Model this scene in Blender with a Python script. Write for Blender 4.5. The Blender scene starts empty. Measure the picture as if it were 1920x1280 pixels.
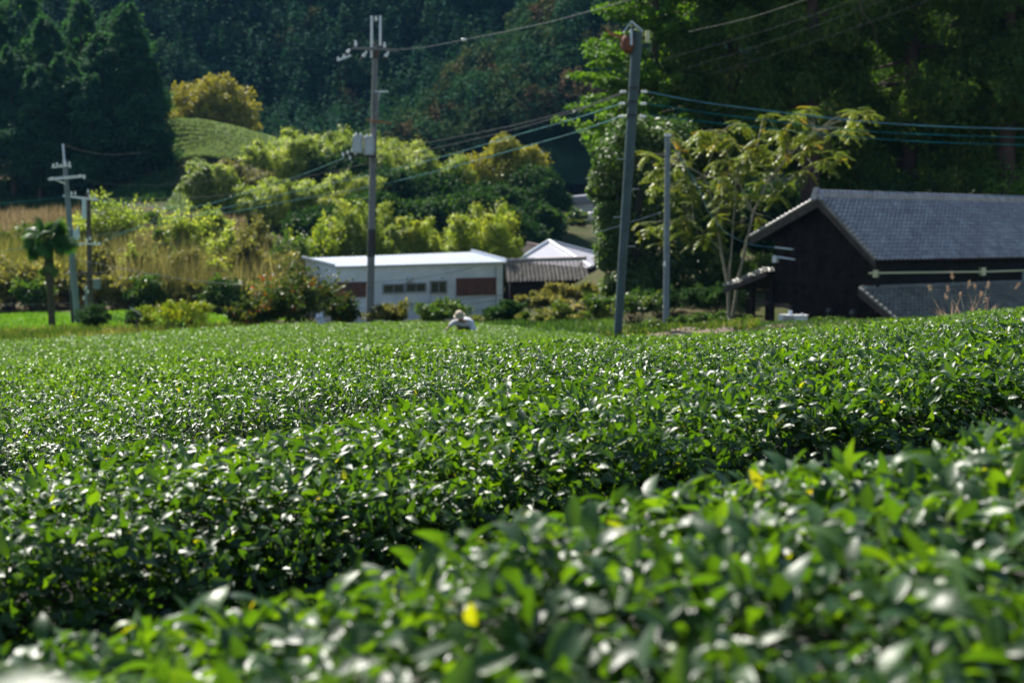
import bpy, math, random
import numpy as np
from mathutils import Vector, Matrix

# ------------------------------------------------------------------ camera, sky, sun
scene = bpy.context.scene
COL = scene.collection
R = math.radians
FPX = 2667.0           # focal length in photo pixels (50 mm lens)
HOR = 440.0            # horizon row in the photo
PITCH = math.atan((640 - HOR) / FPX)
cam_d = bpy.data.cameras.new('camera')
cam = bpy.data.objects.new('camera', cam_d)
COL.objects.link(cam)
cam_d.lens = 50.0
cam_d.sensor_width = 36.0
cam_d.clip_start = 0.05
cam_d.clip_end = 3000
cam.location = (0, 0, 0)
cam.rotation_euler = (R(90) - PITCH, 0, 0)
cam_d.dof.use_dof = True
cam_d.dof.focus_distance = 6.3
cam_d.dof.aperture_fstop = 3.6
cam_d.dof.aperture_blades = 9
scene.camera = cam

SUN_EL, SUN_AZ = R(47), R(-34)      # azimuth from +Y towards +X
w = bpy.data.worlds.new('World')
scene.world = w
w.use_nodes = True
nt = w.node_tree
sky = nt.nodes.new('ShaderNodeTexSky')
sky.sky_type = 'NISHITA'
sky.sun_disc = False
sky.sun_elevation = SUN_EL
sky.sun_rotation = SUN_AZ
sky.air_density = 1.0
sky.dust_density = 0.6
nt.links.new(sky.outputs[0], nt.nodes['Background'].inputs[0])
nt.nodes['Background'].inputs[1].default_value = 0.085
sun_d = bpy.data.lights.new('sun', 'SUN')
sun_d.energy = 5.0
sun_d.angle = R(0.53)
sun_d.color = (1.0, 0.95, 0.86)
sun = bpy.data.objects.new('sun', sun_d)
COL.objects.link(sun)
sdir = Vector((math.sin(SUN_AZ) * math.cos(SUN_EL), math.cos(SUN_AZ) * math.cos(SUN_EL), math.sin(SUN_EL)))
sun.rotation_euler = (-sdir).to_track_quat('-Z', 'Y').to_euler()
sun.location = sdir * 60

scene.view_settings.view_transform = 'Standard'
scene.view_settings.look = 'None'
scene.view_settings.exposure = 1.1
scene.view_settings.gamma = 1.0
scene.render.engine = 'CYCLES'
cy = scene.cycles
cy.use_denoising = True
cy.max_bounces = 6
cy.diffuse_bounces = 3
cy.glossy_bounces = 2
cy.transmission_bounces = 3
cy.transparent_max_bounces = 4
cy.volume_bounces = 0
cy.sample_clamp_indirect = 6.0
cy.caustics_reflective = False
cy.caustics_refractive = False

# ------------------------------------------------------------------ helpers
PC, PS = math.cos(PITCH), math.sin(PITCH)
def ray(px, py):
    x = (px - 960) / FPX
    v = -(py - 640) / FPX
    d = np.array([x, PC + v * PS, -PS + v * PC])
    return d / d[1]
def at(px, py, Y):
    "the point at depth Y (metres in front of the camera) seen at photo pixel px, py"
    return ray(px, py) * Y
def proj(P):
    P = np.asarray(P, float)
    f = P[..., 1] * PC - P[..., 2] * PS
    u = P[..., 1] * PS + P[..., 2] * PC
    f = np.where(f < 0.05, 0.05, f)
    return 960 + FPX * P[..., 0] / f, 640 - FPX * u / f

def tag(o, label=None, cat=None, group=None, kind=None):
    if label: o['label'] = label
    if cat: o['category'] = cat
    if group: o['group'] = group
    if kind: o['kind'] = kind
    return o
def origin(o):
    v = np.zeros(3)
    while o is not None:
        v = v + np.array(o.location)
        o = o.parent
    return v
def empty(name, loc, label=None, cat=None, group=None):
    o = bpy.data.objects.new(name, None)
    o.empty_display_size = 0.2
    COL.objects.link(o)
    o.location = tuple(float(c) for c in loc)
    return tag(o, label, cat, group)
def mesh_np(name, V, Fq, mat, parent=None, tint=None, smooth=False, loc=None):
    "one mesh object from arrays; V in world coordinates; Fq: (M,k) array or list of tuples"
    V = np.asarray(V, np.float64)
    o0 = origin(parent) if parent is not None else (np.zeros(3) if loc is None else np.asarray(loc, float))
    me = bpy.data.meshes.new(name)
    Vl = (V - o0).astype(np.float32)
    if isinstance(Fq, np.ndarray):
        n, k = Fq.shape
        me.vertices.add(len(Vl)); me.vertices.foreach_set('co', Vl.ravel())
        me.loops.add(n * k); me.loops.foreach_set('vertex_index', Fq.astype(np.int32).ravel())
        me.polygons.add(n); me.polygons.foreach_set('loop_start', np.arange(0, n * k, k, dtype=np.int32))
        me.update(calc_edges=True)
    else:
        me.from_pydata([tuple(v) for v in Vl.tolist()], [], Fq)
    if smooth:
        me.polygons.foreach_set('use_smooth', np.ones(len(me.polygons), dtype=bool))
    if tint is not None:
        a = me.attributes.new('tint', 'FLOAT', 'POINT')
        a.data.foreach_set('value', np.asarray(tint, np.float32))
    me.materials.append(mat)
    o = bpy.data.objects.new(name, me)
    COL.objects.link(o)
    if parent is not None: o.parent = parent
    elif loc is not None: o.location = tuple(float(c) for c in loc)
    return o
def copy_tree(o, parent=None):
    c = o.copy()
    COL.objects.link(c)
    if parent is not None: c.parent = parent
    for ch in list(o.children):
        copy_tree(ch, c)
    return c

class MB:
    "collects simple solids, links them as one mesh"
    def __init__(s): s.v = []; s.f = []
    def add(s, V, Fs):
        b = len(s.v)
        s.v += [tuple(map(float, p)) for p in V]
        s.f += [tuple(i + b for i in f) for f in Fs]
        return s
    def box(s, c, ax, ay, az):
        "centre, three half-axis vectors"
        c, ax, ay, az = (np.asarray(q, float) for q in (c, ax, ay, az))
        V = [c + i * ax + j * ay + k * az for k in (-1, 1) for j in (-1, 1) for i in (-1, 1)]
        return s.add(V, [(0, 2, 3, 1), (4, 5, 7, 6), (0, 1, 5, 4), (2, 6, 7, 3), (0, 4, 6, 2), (1, 3, 7, 5)])
    def tube(s, pts, rad, n=8, caps=True):
        pts = [np.asarray(p, float) for p in pts]
        m = len(pts)
        rad = [rad] * m if np.isscalar(rad) else list(rad)
        V, Fs = [], []
        ref = None
        for i, p in enumerate(pts):
            t = pts[min(i + 1, m - 1)] - pts[max(i - 1, 0)]
            t = t / (np.linalg.norm(t) + 1e-9)
            if ref is None:
                ref = np.array([1.0, 0, 0]) if abs(t[0]) < 0.8 else np.array([0, 1.0, 0])
            x = ref - t * ref.dot(t); x /= np.linalg.norm(x) + 1e-9
            ref = x
            y = np.cross(t, x)
            for k in range(n):
                a = 2 * math.pi * k / n
                V.append(p + rad[i] * (math.cos(a) * x + math.sin(a) * y))
        for i in range(m - 1):
            for k in range(n):
                Fs.append((i * n + k, i * n + (k + 1) % n, (i + 1) * n + (k + 1) % n, (i + 1) * n + k))
        if caps:
            Fs.append(tuple(range(n - 1, -1, -1)))
            Fs.append(tuple((m - 1) * n + k for k in range(n)))
        return s.add(V, Fs)
    def prism(s, poly, d):
        "polygon (3-D points, planar) pushed along vector d"
        poly = [np.asarray(p, float) for p in poly]
        d = np.asarray(d, float); n = len(poly)
        Fs = [tuple(range(n)), tuple(range(2 * n - 1, n - 1, -1))]
        Fs += [(i, i + n, (i + 1) % n + n, (i + 1) % n) for i in range(n)]
        return s.add(poly + [p + d for p in poly], Fs)
    def ellipsoid(s, c, rx, ry, rz, nu=12, nv=8, Rm=None):
        V, Fs = [], []
        Rm = np.eye(3) if Rm is None else np.asarray(Rm)
        for j in range(nv + 1):
            th = math.pi * j / nv
            for i in range(nu):
                a = 2 * math.pi * i / nu
                V.append(np.asarray(c) + Rm @ np.array([rx * math.sin(th) * math.cos(a), ry * math.sin(th) * math.sin(a), rz * math.cos(th)]))
        for j in range(nv):
            for i in range(nu):
                Fs.append((j * nu + i, (j + 1) * nu + i, (j + 1) * nu + (i + 1) % nu, j * nu + (i + 1) % nu))
        return s.add(V, Fs)
    def build(s, name, mat, parent=None, smooth=False, loc=None):
        o = mesh_np(name, np.array(s.v), s.f, mat, parent, smooth=False, loc=loc)
        if smooth:
            o.data.polygons.foreach_set('use_smooth', np.ones(len(o.data.polygons), dtype=bool))
            try: o.data.set_sharp_from_angle(angle=R(42))
            except Exception: pass
        return o

def unit(v):
    return v / (np.linalg.norm(v, axis=-1, keepdims=True) + 1e-9)
def tps_fit(C, z, reg=1e-4):
    d = np.linalg.norm(C[:, None] - C[None], axis=-1)
    K = np.where(d > 0, d * d * np.log(d + 1e-12), 0) + reg * np.eye(len(C))
    P = np.hstack([np.ones((len(C), 1)), C])
    A = np.block([[K, P], [P.T, np.zeros((3, 3))]])
    s = np.linalg.solve(A, np.concatenate([z, np.zeros(3)]))
    def f(Q):
        Q = np.asarray(Q, float)
        out = np.empty(len(Q))
        for i in range(0, len(Q), 50000):
            q = Q[i:i + 50000]
            d = np.linalg.norm(q[:, None] - C[None], axis=-1)
            out[i:i + 50000] = np.where(d > 0, d * d * np.log(d + 1e-12), 0) @ s[:-3] + s[-3] + q @ s[-2:]
        return out
    return f
def wobble(X, Y, seed, scale, oct=3):
    "smooth pseudo-noise in -1..1"
    g = np.random.default_rng(seed)
    out = 0; amp = 1; tot = 0
    for o in range(oct):
        for k in range(3):
            a = g.uniform(0, 2 * math.pi); ph = g.uniform(0, 6.28)
            f = 2 * math.pi / (scale * g.uniform(0.7, 1.4)) * 2 ** o
            out = out + amp / 3 * np.sin((X * math.cos(a) + Y * math.sin(a)) * f + ph)
        tot += amp; amp *= 0.5
    return out / tot * 1.6

# ------------------------------------------------------------------ materials
def new_mat(name):
    m = bpy.data.materials.new(name)
    m.use_nodes = True
    return m, m.node_tree, m.node_tree.nodes['Principled BSDF']
def ramp_node(nt, stops):
    r = nt.nodes.new('ShaderNodeValToRGB')
    e = r.color_ramp.elements
    while len(e) < len(stops): e.new(0.5)
    for el, (p, c) in zip(e, stops):
        el.position = p; el.color = (*c, 1)
    return r
def solid(name, c, rough=0.6, var=0.25, scale=3.0, metal=0.0, spec=0.5, bump=0.0, bscale=40.0):
    "one colour with noise-driven variation, optional fine bump"
    m, nt, b = new_mat(name)
    tc = nt.nodes.new('ShaderNodeTexCoord')
    n = nt.nodes.new('ShaderNodeTexNoise'); n.inputs['Scale'].default_value = scale; n.inputs['Detail'].default_value = 6
    nt.links.new(tc.outputs['Object'], n.inputs['Vector'])
    lo = tuple(max(0, x * (1 - var)) for x in c); hi = tuple(min(1, x * (1 + var)) for x in c)
    r = ramp_node(nt, [(0.3, lo), (0.7, hi)])
    nt.links.new(n.outputs['Fac'], r.inputs[0])
    nt.links.new(r.outputs[0], b.inputs['Base Color'])
    b.inputs['Roughness'].default_value = rough
    b.inputs['Metallic'].default_value = metal
    b.inputs['Specular IOR Level'].default_value = spec
    if bump:
        n2 = nt.nodes.new('ShaderNodeTexNoise'); n2.inputs['Scale'].default_value = bscale
        nt.links.new(tc.outputs['Object'], n2.inputs['Vector'])
        bp = nt.nodes.new('ShaderNodeBump'); bp.inputs['Strength'].default_value = bump; bp.inputs['Distance'].default_value = 0.02
        nt.links.new(n2.outputs['Fac'], bp.inputs['Height']); nt.links.new(bp.outputs[0], b.inputs['Normal'])
    return m
def leaf_mat(name, stops, trans=0.35, glow=(1.9, 2.1, 0.8), rough=0.5, spec=0.4, bump=None):
    "leaf colour from the per-leaf 'tint' value; light also passes through the leaf"
    m, nt, b = new_mat(name)
    a = nt.nodes.new('ShaderNodeAttribute'); a.attribute_name = 'tint'
    r = ramp_node(nt, stops)
    nt.links.new(a.outputs['Fac'], r.inputs[0])
    nt.links.new(r.outputs[0], b.inputs['Base Color'])
    b.inputs['Roughness'].default_value = rough
    b.inputs['Specular IOR Level'].default_value = spec
    if bump:
        tc = nt.nodes.new('ShaderNodeTexCoord'); nz = nt.nodes.new('ShaderNodeTexNoise'); nz.inputs['Scale'].default_value = bump[0]; nz.inputs['Detail'].default_value = 2
        nt.links.new(tc.outputs['Object'], nz.inputs['Vector'])
        bp = nt.nodes.new('ShaderNodeBump'); bp.inputs['Strength'].default_value = bump[1]; bp.inputs['Distance'].default_value = 0.004
        nt.links.new(nz.outputs['Fac'], bp.inputs['Height']); nt.links.new(bp.outputs[0], b.inputs['Normal'])
    mul = nt.nodes.new('ShaderNodeMix'); mul.data_type = 'RGBA'; mul.blend_type = 'MULTIPLY'
    mul.inputs[0].default_value = 1.0
    nt.links.new(r.outputs[0], mul.inputs[6]); mul.inputs[7].default_value = (*glow, 1)
    t = nt.nodes.new('ShaderNodeBsdfTranslucent')
    nt.links.new(mul.outputs[2], t.inputs[0])
    mx = nt.nodes.new('ShaderNodeMixShader'); mx.inputs[0].default_value = trans
    nt.links.new(b.outputs[0], mx.inputs[1]); nt.links.new(t.outputs[0], mx.inputs[2])
    nt.links.new(mx.outputs[0], nt.nodes['Material Output'].inputs['Surface'])
    return m

M = {}
M['tea'] = leaf_mat('tea_leaf', [(0.0, (0.014, 0.040, 0.012)), (0.5, (0.028, 0.078, 0.016)), (0.85, (0.060, 0.13, 0.018)), (0.93, (0.11, 0.18, 0.018)), (1.0, (0.20, 0.20, 0.025))],
                    trans=0.41, glow=(3.9, 3.15, 0.32), rough=0.42, spec=0.5, bump=(170, 0.22))
M['tea_far'] = leaf_mat('tea_leaf_far', [(0.0, (0.025, 0.066, 0.014)), (0.6, (0.052, 0.122, 0.022)), (1.0, (0.12, 0.21, 0.03))],
                    trans=0.41, glow=(3.3, 2.8, 0.45), rough=0.44, spec=0.45)
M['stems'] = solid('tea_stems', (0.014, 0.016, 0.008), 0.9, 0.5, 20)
M['conifer'] = leaf_mat('conifer_needles', [(0, (0.020, 0.062, 0.036)), (0.7, (0.044, 0.112, 0.048)), (1, (0.10, 0.17, 0.05))], 0.3, (1.6, 2.0, .8), 0.8, 0.04)
M['cedar'] = leaf_mat('cedar_needles', [(0, (0.030, 0.062, 0.014)), (0.7, (0.075, 0.125, 0.024)), (1, (0.17, 0.16, 0.036))], 0.34, (1.6, 2.0, .6), 0.75, 0.05)
M['ginkgo'] = leaf_mat('ginkgo_leaf', [(0, (0.045, 0.11, 0.014)), (0.6, (0.085, 0.175, 0.020)), (1, (0.17, 0.26, 0.03))], 0.42, (1.6, 1.7, .5), 0.55, 0.25)
M['yellow'] = leaf_mat('autumn_yellow_leaf', [(0, (0.15, 0.155, 0.016)), (0.6, (0.31, 0.29, 0.026)), (1, (0.43, 0.41, 0.05))], 0.35, (1.5, 1.4, .6), 0.55)
M['gold'] = leaf_mat('autumn_olive_leaf', [(0, (0.12, 0.15, 0.014)), (0.6, (0.25, 0.255, 0.022)), (1, (0.38, 0.34, 0.03))], 0.35, (1.5, 1.4, .6), 0.55)
M['bamboo'] = leaf_mat('bamboo_leaf', [(0, (0.09, 0.135, 0.020)), (0.5, (0.21, 0.27, 0.045)), (0.8, (0.38, 0.42, 0.09)), (1, (0.48, 0.44, 0.08))], 0.5, (1.5, 1.6, .7), 0.5)
M['bamboo_bright'] = leaf_mat('bamboo_bright_leaf', [(0, (0.11, 0.17, 0.018)), (0.5, (0.23, 0.30, 0.032)), (1, (0.42, 0.40, 0.05))], 0.5, (1.5, 1.6, .6), 0.5)
M['evergreen'] = leaf_mat('evergreen_leaf', [(0, (0.014, 0.038, 0.013)), (0.7, (0.032, 0.074, 0.020)), (1, (0.08, 0.13, 0.03))], 0.25, (1.6, 1.9, .7), 0.7, 0.10)
M['ivy'] = leaf_mat('ivy_leaf', [(0, (0.030, 0.065, 0.016)), (0.6, (0.065, 0.12, 0.025)), (1, (0.17, 0.20, 0.07))], 0.3, (1.6, 1.8, .7), 0.5, 0.3)
M['sumac'] = leaf_mat('sumac_leaf', [(0, (0.065, 0.105, 0.016)), (0.6, (0.15, 0.19, 0.026)), (0.88, (0.25, 0.24, 0.03)), (1, (0.36, 0.21, 0.03))], 0.38, (1.5, 1.6, .6), 0.42, 0.5)
M['shrub'] = leaf_mat('shrub_leaf', [(0, (0.028, 0.060, 0.012)), (0.6, (0.065, 0.12, 0.02)), (1, (0.18, 0.19, 0.03))], 0.35, (1.5, 1.8, .6), 0.45, 0.45)
M['shrub_lime'] = leaf_mat('lime_shrub_leaf', [(0, (0.085, 0.15, 0.012)), (0.6, (0.19, 0.25, 0.016)), (1, (0.33, 0.30, 0.02))], 0.4, (1.5, 1.5, .5), 0.5)
M['shrub_red'] = leaf_mat('fruit_shrub_leaf', [(0, (0.026, 0.055, 0.014)), (0.65, (0.06, 0.10, 0.02)), (0.82, (0.14, 0.14, 0.025)), (0.94, (0.26, 0.09, 0.03)), (1, (0.30, 0.07, 0.03))], 0.35, (1.5, 1.5, .6), 0.5, 0.25)
M['olive'] = leaf_mat('olive_scrub_leaf', [(0, (0.075, 0.09, 0.024)), (0.6, (0.17, 0.165, 0.045)), (1, (0.30, 0.26, 0.085))], 0.48, (1.4, 1.4, .7), 0.6)
M['dry'] = leaf_mat('dry_grass_blade', [(0, (0.10, 0.085, 0.035)), (0.5, (0.25, 0.195, 0.10)), (1, (0.45, 0.37, 0.25))], 0.35, (1.25, 1.15, .9), 0.75, 0.1)
M['reed'] = leaf_mat('reed_blade', [(0, (0.075, 0.085, 0.028)), (0.5, (0.20, 0.19, 0.075)), (1, (0.40, 0.35, 0.18))], 0.4, (1.3, 1.2, .7), 0.75, 0.1)
M['weed'] = leaf_mat('weed_leaf', [(0, (0.04, 0.085, 0.012)), (0.45, (0.085, 0.145, 0.018)), (0.7, (0.20, 0.19, 0.05)), (1, (0.42, 0.35, 0.20))], 0.35, (1.5, 1.5, .7), 0.6, 0.2)
M['lawn'] = leaf_mat('lawn_blade', [(0, (0.085, 0.19, 0.010)), (0.6, (0.135, 0.27, 0.015)), (1, (0.24, 0.34, 0.03))], 0.4, (1.5, 1.5, .6), 0.6)
M['palm'] = leaf_mat('palm_frond', [(0, (0.020, 0.055, 0.012)), (0.7, (0.045, 0.11, 0.02)), (1, (0.13, 0.13, 0.04))], 0.3, (1.6, 2.0, .6), 0.55, 0.2)
M['forest'] = leaf_mat('forest_foliage', [(0, (0.012, 0.048, 0.036)), (0.5, (0.020, 0.068, 0.040)), (0.75, (0.040, 0.085, 0.036)), (0.88, (0.080, 0.082, 0.036)), (1, (0.13, 0.08, 0.05))], 0.15, (1.5, 1.6, .8), 0.85, 0.02)
M['plume'] = leaf_mat('grass_plume', [(0, (0.36, 0.24, 0.16)), (1, (0.55, 0.40, 0.28))], 0.4, (1.2, 1.1, 1.0), 0.8)
M['bark'] = solid('bark', (0.045, 0.034, 0.026), 0.9, 0.4, 6, bump=0.6, bscale=25)
M['bark_red'] = solid('cedar_bark', (0.060, 0.032, 0.024), 0.9, 0.4, 6, bump=0.6, bscale=25)
M['bark_pale'] = solid('pale_bark', (0.26, 0.23, 0.16), 0.85, 0.3, 8, bump=0.4, bscale=30)
M['culm'] = solid('bamboo_culm', (0.16, 0.19, 0.07), 0.5, 0.3, 4)
M['palm_trunk'] = solid('palm_trunk_fibre', (0.055, 0.040, 0.025), 0.95, 0.5, 12, bump=0.8, bscale=20)
M['concrete'] = solid('pole_concrete', (0.155, 0.155, 0.15), 0.85, 0.2, 4, bump=0.2)
M['teal_steel'] = solid('weathered_green_grey_steel', (0.050, 0.080, 0.082), 0.6, 0.2, 3, spec=0.3)
M['grey_steel'] = solid('grey_pole_paint', (0.15, 0.175, 0.19), 0.6, 0.2, 4, spec=0.3)
M['galv'] = solid('galvanised_steel', (0.50, 0.51, 0.52), 0.42, 0.15, 6, metal=0.5)
M['white_enamel'] = solid('white_porcelain', (0.74, 0.74, 0.72), 0.22, 0.05, 8)
M['black_rubber'] = solid('black_sheath', (0.014, 0.014, 0.016), 0.55, 0.3, 8)
M['brown_wood'] = solid('weathered_brown_wood', (0.075, 0.055, 0.042), 0.85, 0.35, 5, bump=0.4)
M['rust'] = solid('rusty_iron', (0.16, 0.055, 0.03), 0.85, 0.4, 10, bump=0.3)
M['rust_orange'] = solid('rusty_orange_iron', (0.30, 0.12, 0.035), 0.8, 0.4, 10)
M['cable_dark'] = solid('dark_cable', (0.018, 0.022, 0.026), 0.6, 0.3, 6, spec=0.15)
M['cable_grey'] = solid('grey_cable', (0.07, 0.075, 0.08), 0.6, 0.3, 6, spec=0.2)
M['cable_teal'] = solid('teal_cable', (0.005, 0.13, 0.14), 0.5, 0.5, 2, spec=0.3)
M['cable_blue'] = solid('pale_blue_cable', (0.08, 0.20, 0.24), 0.45, 0.5, 2)

M['tea_mound'] = leaf_mat('mound_tea_leaf', [(0, (0.09, 0.145, 0.065)), (0.6, (0.19, 0.26, 0.12)), (1, (0.33, 0.40, 0.21))], 0.25, (1.5, 1.5, .7), 0.6, 0.2)
# ------------------------------------------------------------------ valley air
HAZE = 0.00007
mh = bpy.data.materials.new('valley_haze'); mh.use_nodes = True
ntv = mh.node_tree; ntv.nodes.remove(ntv.nodes['Principled BSDF'])
pv = ntv.nodes.new('ShaderNodeVolumePrincipled')
pv.inputs['Color'].default_value = (0.20, 0.52, 0.95, 1); pv.inputs['Density'].default_value = HAZE; pv.inputs['Anisotropy'].default_value = 0.1
ntv.links.new(pv.outputs[0], ntv.nodes['Material Output'].inputs['Volume'])
hb_ = MB(); hb_.box((0, 220, 98), (262, 0, 0), (0, 262, 0), (0, 0, 112))
tag(hb_.build('haze', mh), 'thin bluish haze in the valley air', 'haze', kind='stuff')

M['transformer_grey'] = solid('transformer_grey', (0.40, 0.42, 0.43), 0.45, 0.08, 4)
# ------------------------------------------------------------------ terrain
# tea canopy: rows run to the right and away; k(px) turns depth into distance across the rows
ROW_U = np.array([0.849, 0.529]); ROW_W = np.array([-0.529, 0.849])
T_CTRL = [  # photo px, py of the canopy at depth Y
    (0, 1440, 1.0), (960, 1290, 1.2), (1920, 1100, 1.3),
    (0, 1225, 1.6), (960, 1018, 1.95), (1920, 806, 2.4),
    (0, 1135, 1.97), (960, 968, 2.41), (1920, 737, 3.11),
    (0, 862, 3.95), (510, 778, 4.4), (1000, 709, 4.9), (1475, 655, 5.5), (1910, 596, 6.25),
    (0, 775, 5.75), (500, 716, 6.4), (960, 668, 7.1), (1475, 640, 8.1), (1910, 589, 9.2),
    (0, 738, 7.5), (500, 694, 8.3), (960, 652, 9.2), (1475, 630, 10.4), (1910, 584, 11.8),
    (0, 708, 10.8), (960, 643, 13.2), (1475, 624, 15), (1910, 581, 17),
    (0, 688, 17.3), (450, 658, 19), (960, 637, 21), (1475, 620, 24), (1910, 579, 27),
    (0, 660, 28.8), (450, 632, 31), (960, 626, 32), (1150, 638, 27),
    (0, 638, 45), (250, 623, 44), (450, 610, 42.5), (700, 603, 43), (900, 606, 42), (1160, 628, 40)]
_tc = np.array(T_CTRL, float)
_f = tps_fit(np.stack([(_tc[:, 0] - 960) / 700, 1.6 * np.log(_tc[:, 2])], 1), _tc[:, 1] / 300, 2e-3)
def T(X, Y):
    "height of the tea canopy crests"
    X = np.asarray(X, float); Y = np.maximum(np.asarray(Y, float), 0.9)
    px = np.clip(X / Y * FPX, -1900, 1900)
    py = 300 * _f(np.stack([(px / 700).ravel(), 1.6 * np.log(Y).ravel()], 1)).reshape(X.shape)
    return -(py - 640 + FPX * math.tan(PITCH)) / FPX * Y   # small pitch: rows below the horizon
def field_end(px):
    return np.interp(px, [-600, 0, 250, 450, 700, 900, 1120, 1180, 1300, 1920, 2600], [46, 45.5, 44.5, 43, 43.5, 42.5, 40, 29, 26, 27.5, 29])

g_pts = []
for Y in (1.5, 3, 6, 10, 16, 24):
    for px in (-500, 100, 600, 1100, 1500, 1920, 2400):
        X = (px - 960) / FPX * Y
        g_pts.append((X, Y, float(T(np.array([X]), np.array([Y]))[0]) - 0.8))
for px in (-200, 300, 700, 1050):
    for Y in (33, 41):
        X = (px - 960) / FPX * Y
        g_pts.append((X, Y, float(T(np.array([X]), np.array([Y]))[0]) - 0.8))
for px, py, Y in [(0, 622, 62), (97, 617, 66), (145, 612, 70), (300, 602, 78), (-200, 606, 72), (0, 590, 85), (300, 585, 85), (450, 605, 64), (700, 612, 60), (960, 612, 60), (1100, 616, 50), (1230, 622, 38), (1350, 622, 42), (1370, 618, 58),
                  (1560, 616, 54), (1920, 603, 56), (2300, 600, 58), (800, 602, 95), (560, 608, 78), (640, 608, 80), (800, 608, 80), (940, 606, 80), (640, 604, 90), (940, 598, 98), (1000, 565, 105), (1060, 470, 140), (1080, 420, 180), (1080, 352, 235), (300, 482, 115), (0, 482, 112), (-300, 482, 112),
                  (100, 402, 150), (250, 352, 170), (0, 352, 170), (-300, 352, 170), (400, 408, 140), (600, 432, 135), (800, 442, 140), (950, 425, 150), (1220, 540, 75), (1200, 470, 100), (1500, 440, 95), (1500, 425, 130), (1900, 420, 120), (2300, 420, 120),
                  (315, 246, 180), (400, 243, 186), (505, 276, 184), (230, 262, 185), (330, 312, 166), (450, 318, 166), (0, 290, 230), (560, 285, 225), (960, 330, 230), (1500, 350, 200), (1900, 350, 200), (-400, 300, 230), (2400, 300, 200)]:
    p = at(px, py, Y); g_pts.append(tuple(p))
for p in [(-40, -20, -1.2), (0, -20, -1.0), (40, -20, -0.6), (-160, 300, 32), (0, 300, 30), (160, 300, 34), (-200, 120, 2), (200, 120, 4), (-120, 40, -4), (120, 40, -2)]: g_pts.append(p)
_g = np.array(g_pts)
_gf = tps_fit(_g[:, :2] / 50, _g[:, 2] / 10, 1e-4)
def G(X, Y):
    X = np.asarray(X, float); Y = np.asarray(Y, float)
    return 10 * _gf(np.stack([X.ravel(), Y.ravel()], 1) / 50).reshape(X.shape)
def gz(X, Y): return float(G(np.array([X]), np.array([Y]))[0])
def grid_faces(ny, nx):
    i = np.arange(ny * nx).reshape(ny, nx)
    return np.stack([i[:-1, :-1], i[:-1, 1:], i[1:, 1:], i[1:, :-1]], -1).reshape(-1, 4)

m, nt, b = new_mat('earth_and_grass'); M['ground'] = m
tc = nt.nodes.new('ShaderNodeTexCoord')
n1 = nt.nodes.new('ShaderNodeTexNoise'); n1.inputs['Scale'].default_value = 0.12; n1.inputs['Detail'].default_value = 8
n2 = nt.nodes.new('ShaderNodeTexNoise'); n2.inputs['Scale'].default_value = 2.5; n2.inputs['Detail'].default_value = 8
nt.links.new(tc.outputs['Object'], n1.inputs[0]); nt.links.new(tc.outputs['Object'], n2.inputs[0])
mm = nt.nodes.new('ShaderNodeMath'); mm.operation = 'MULTIPLY_ADD'; mm.inputs[1].default_value = 0.6
nt.links.new(n2.outputs['Fac'], mm.inputs[0]); nt.links.new(n1.outputs['Fac'], mm.inputs[2])
r = ramp_node(nt, [(0.55, (0.022, 0.032, 0.012)), (0.75, (0.042, 0.054, 0.016)), (0.9, (0.075, 0.064, 0.032)), (1.0, (0.10, 0.08, 0.05))])
nt.links.new(mm.outputs[0], r.inputs[0]); nt.links.new(r.outputs[0], b.inputs['Base Color']); b.inputs['Roughness'].default_value = 0.95; b.inputs['Specular IOR Level'].default_value = 0.05

ys = np.concatenate([np.linspace(-25, 0, 8), np.linspace(1, 50, 80), np.linspace(51, 130, 100), np.linspace(132, 300, 70)])
xs = np.concatenate([np.linspace(-220, -75, 25), np.linspace(-72, 72, 150), np.linspace(75, 220, 25)])
XX, YY = np.meshgrid(xs, ys)
ZZ = G(XX, YY) + 0.12 * wobble(XX, YY, 3, 5.0) * np.clip((YY - 46) / 10, 0, 1)
tag(mesh_np('ground', np.stack([XX, YY, ZZ], -1).reshape(-1, 3), grid_faces(len(ys), len(xs)), M['ground'], smooth=True), kind='structure')

# bright green field beyond the tea, left
ys = np.linspace(60, 84, 30); xs = np.linspace(-42, -12, 40)
XX, YY = np.meshgrid(xs, ys)
M['field'] = solid('field_grass', (0.075, 0.17, 0.012), 0.9, 0.3, 1.5, spec=0.1)
tag(mesh_np('paddy_field', np.stack([XX, YY, G(XX, YY) + 0.10], -1).reshape(-1, 3), grid_faces(30, 40), M['field'], smooth=True), kind='structure')
# bare soil strip by the house
ys = np.linspace(35.2, 36.8, 8); xs = np.linspace(3.3, 5.6, 16)
XX, YY = np.meshgrid(xs, ys)
M['soil'] = solid('bare_soil', (0.13, 0.092, 0.060), 0.95, 0.3, 2.5, bump=0.5)
tag(mesh_np('soil_path', np.stack([XX, YY, G(XX, YY) + 0.06 + 0.05 * wobble(XX, YY, 9, 1.5)], -1).reshape(-1, 3), grid_faces(8, 16), M['soil'], smooth=True), kind='structure')

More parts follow.
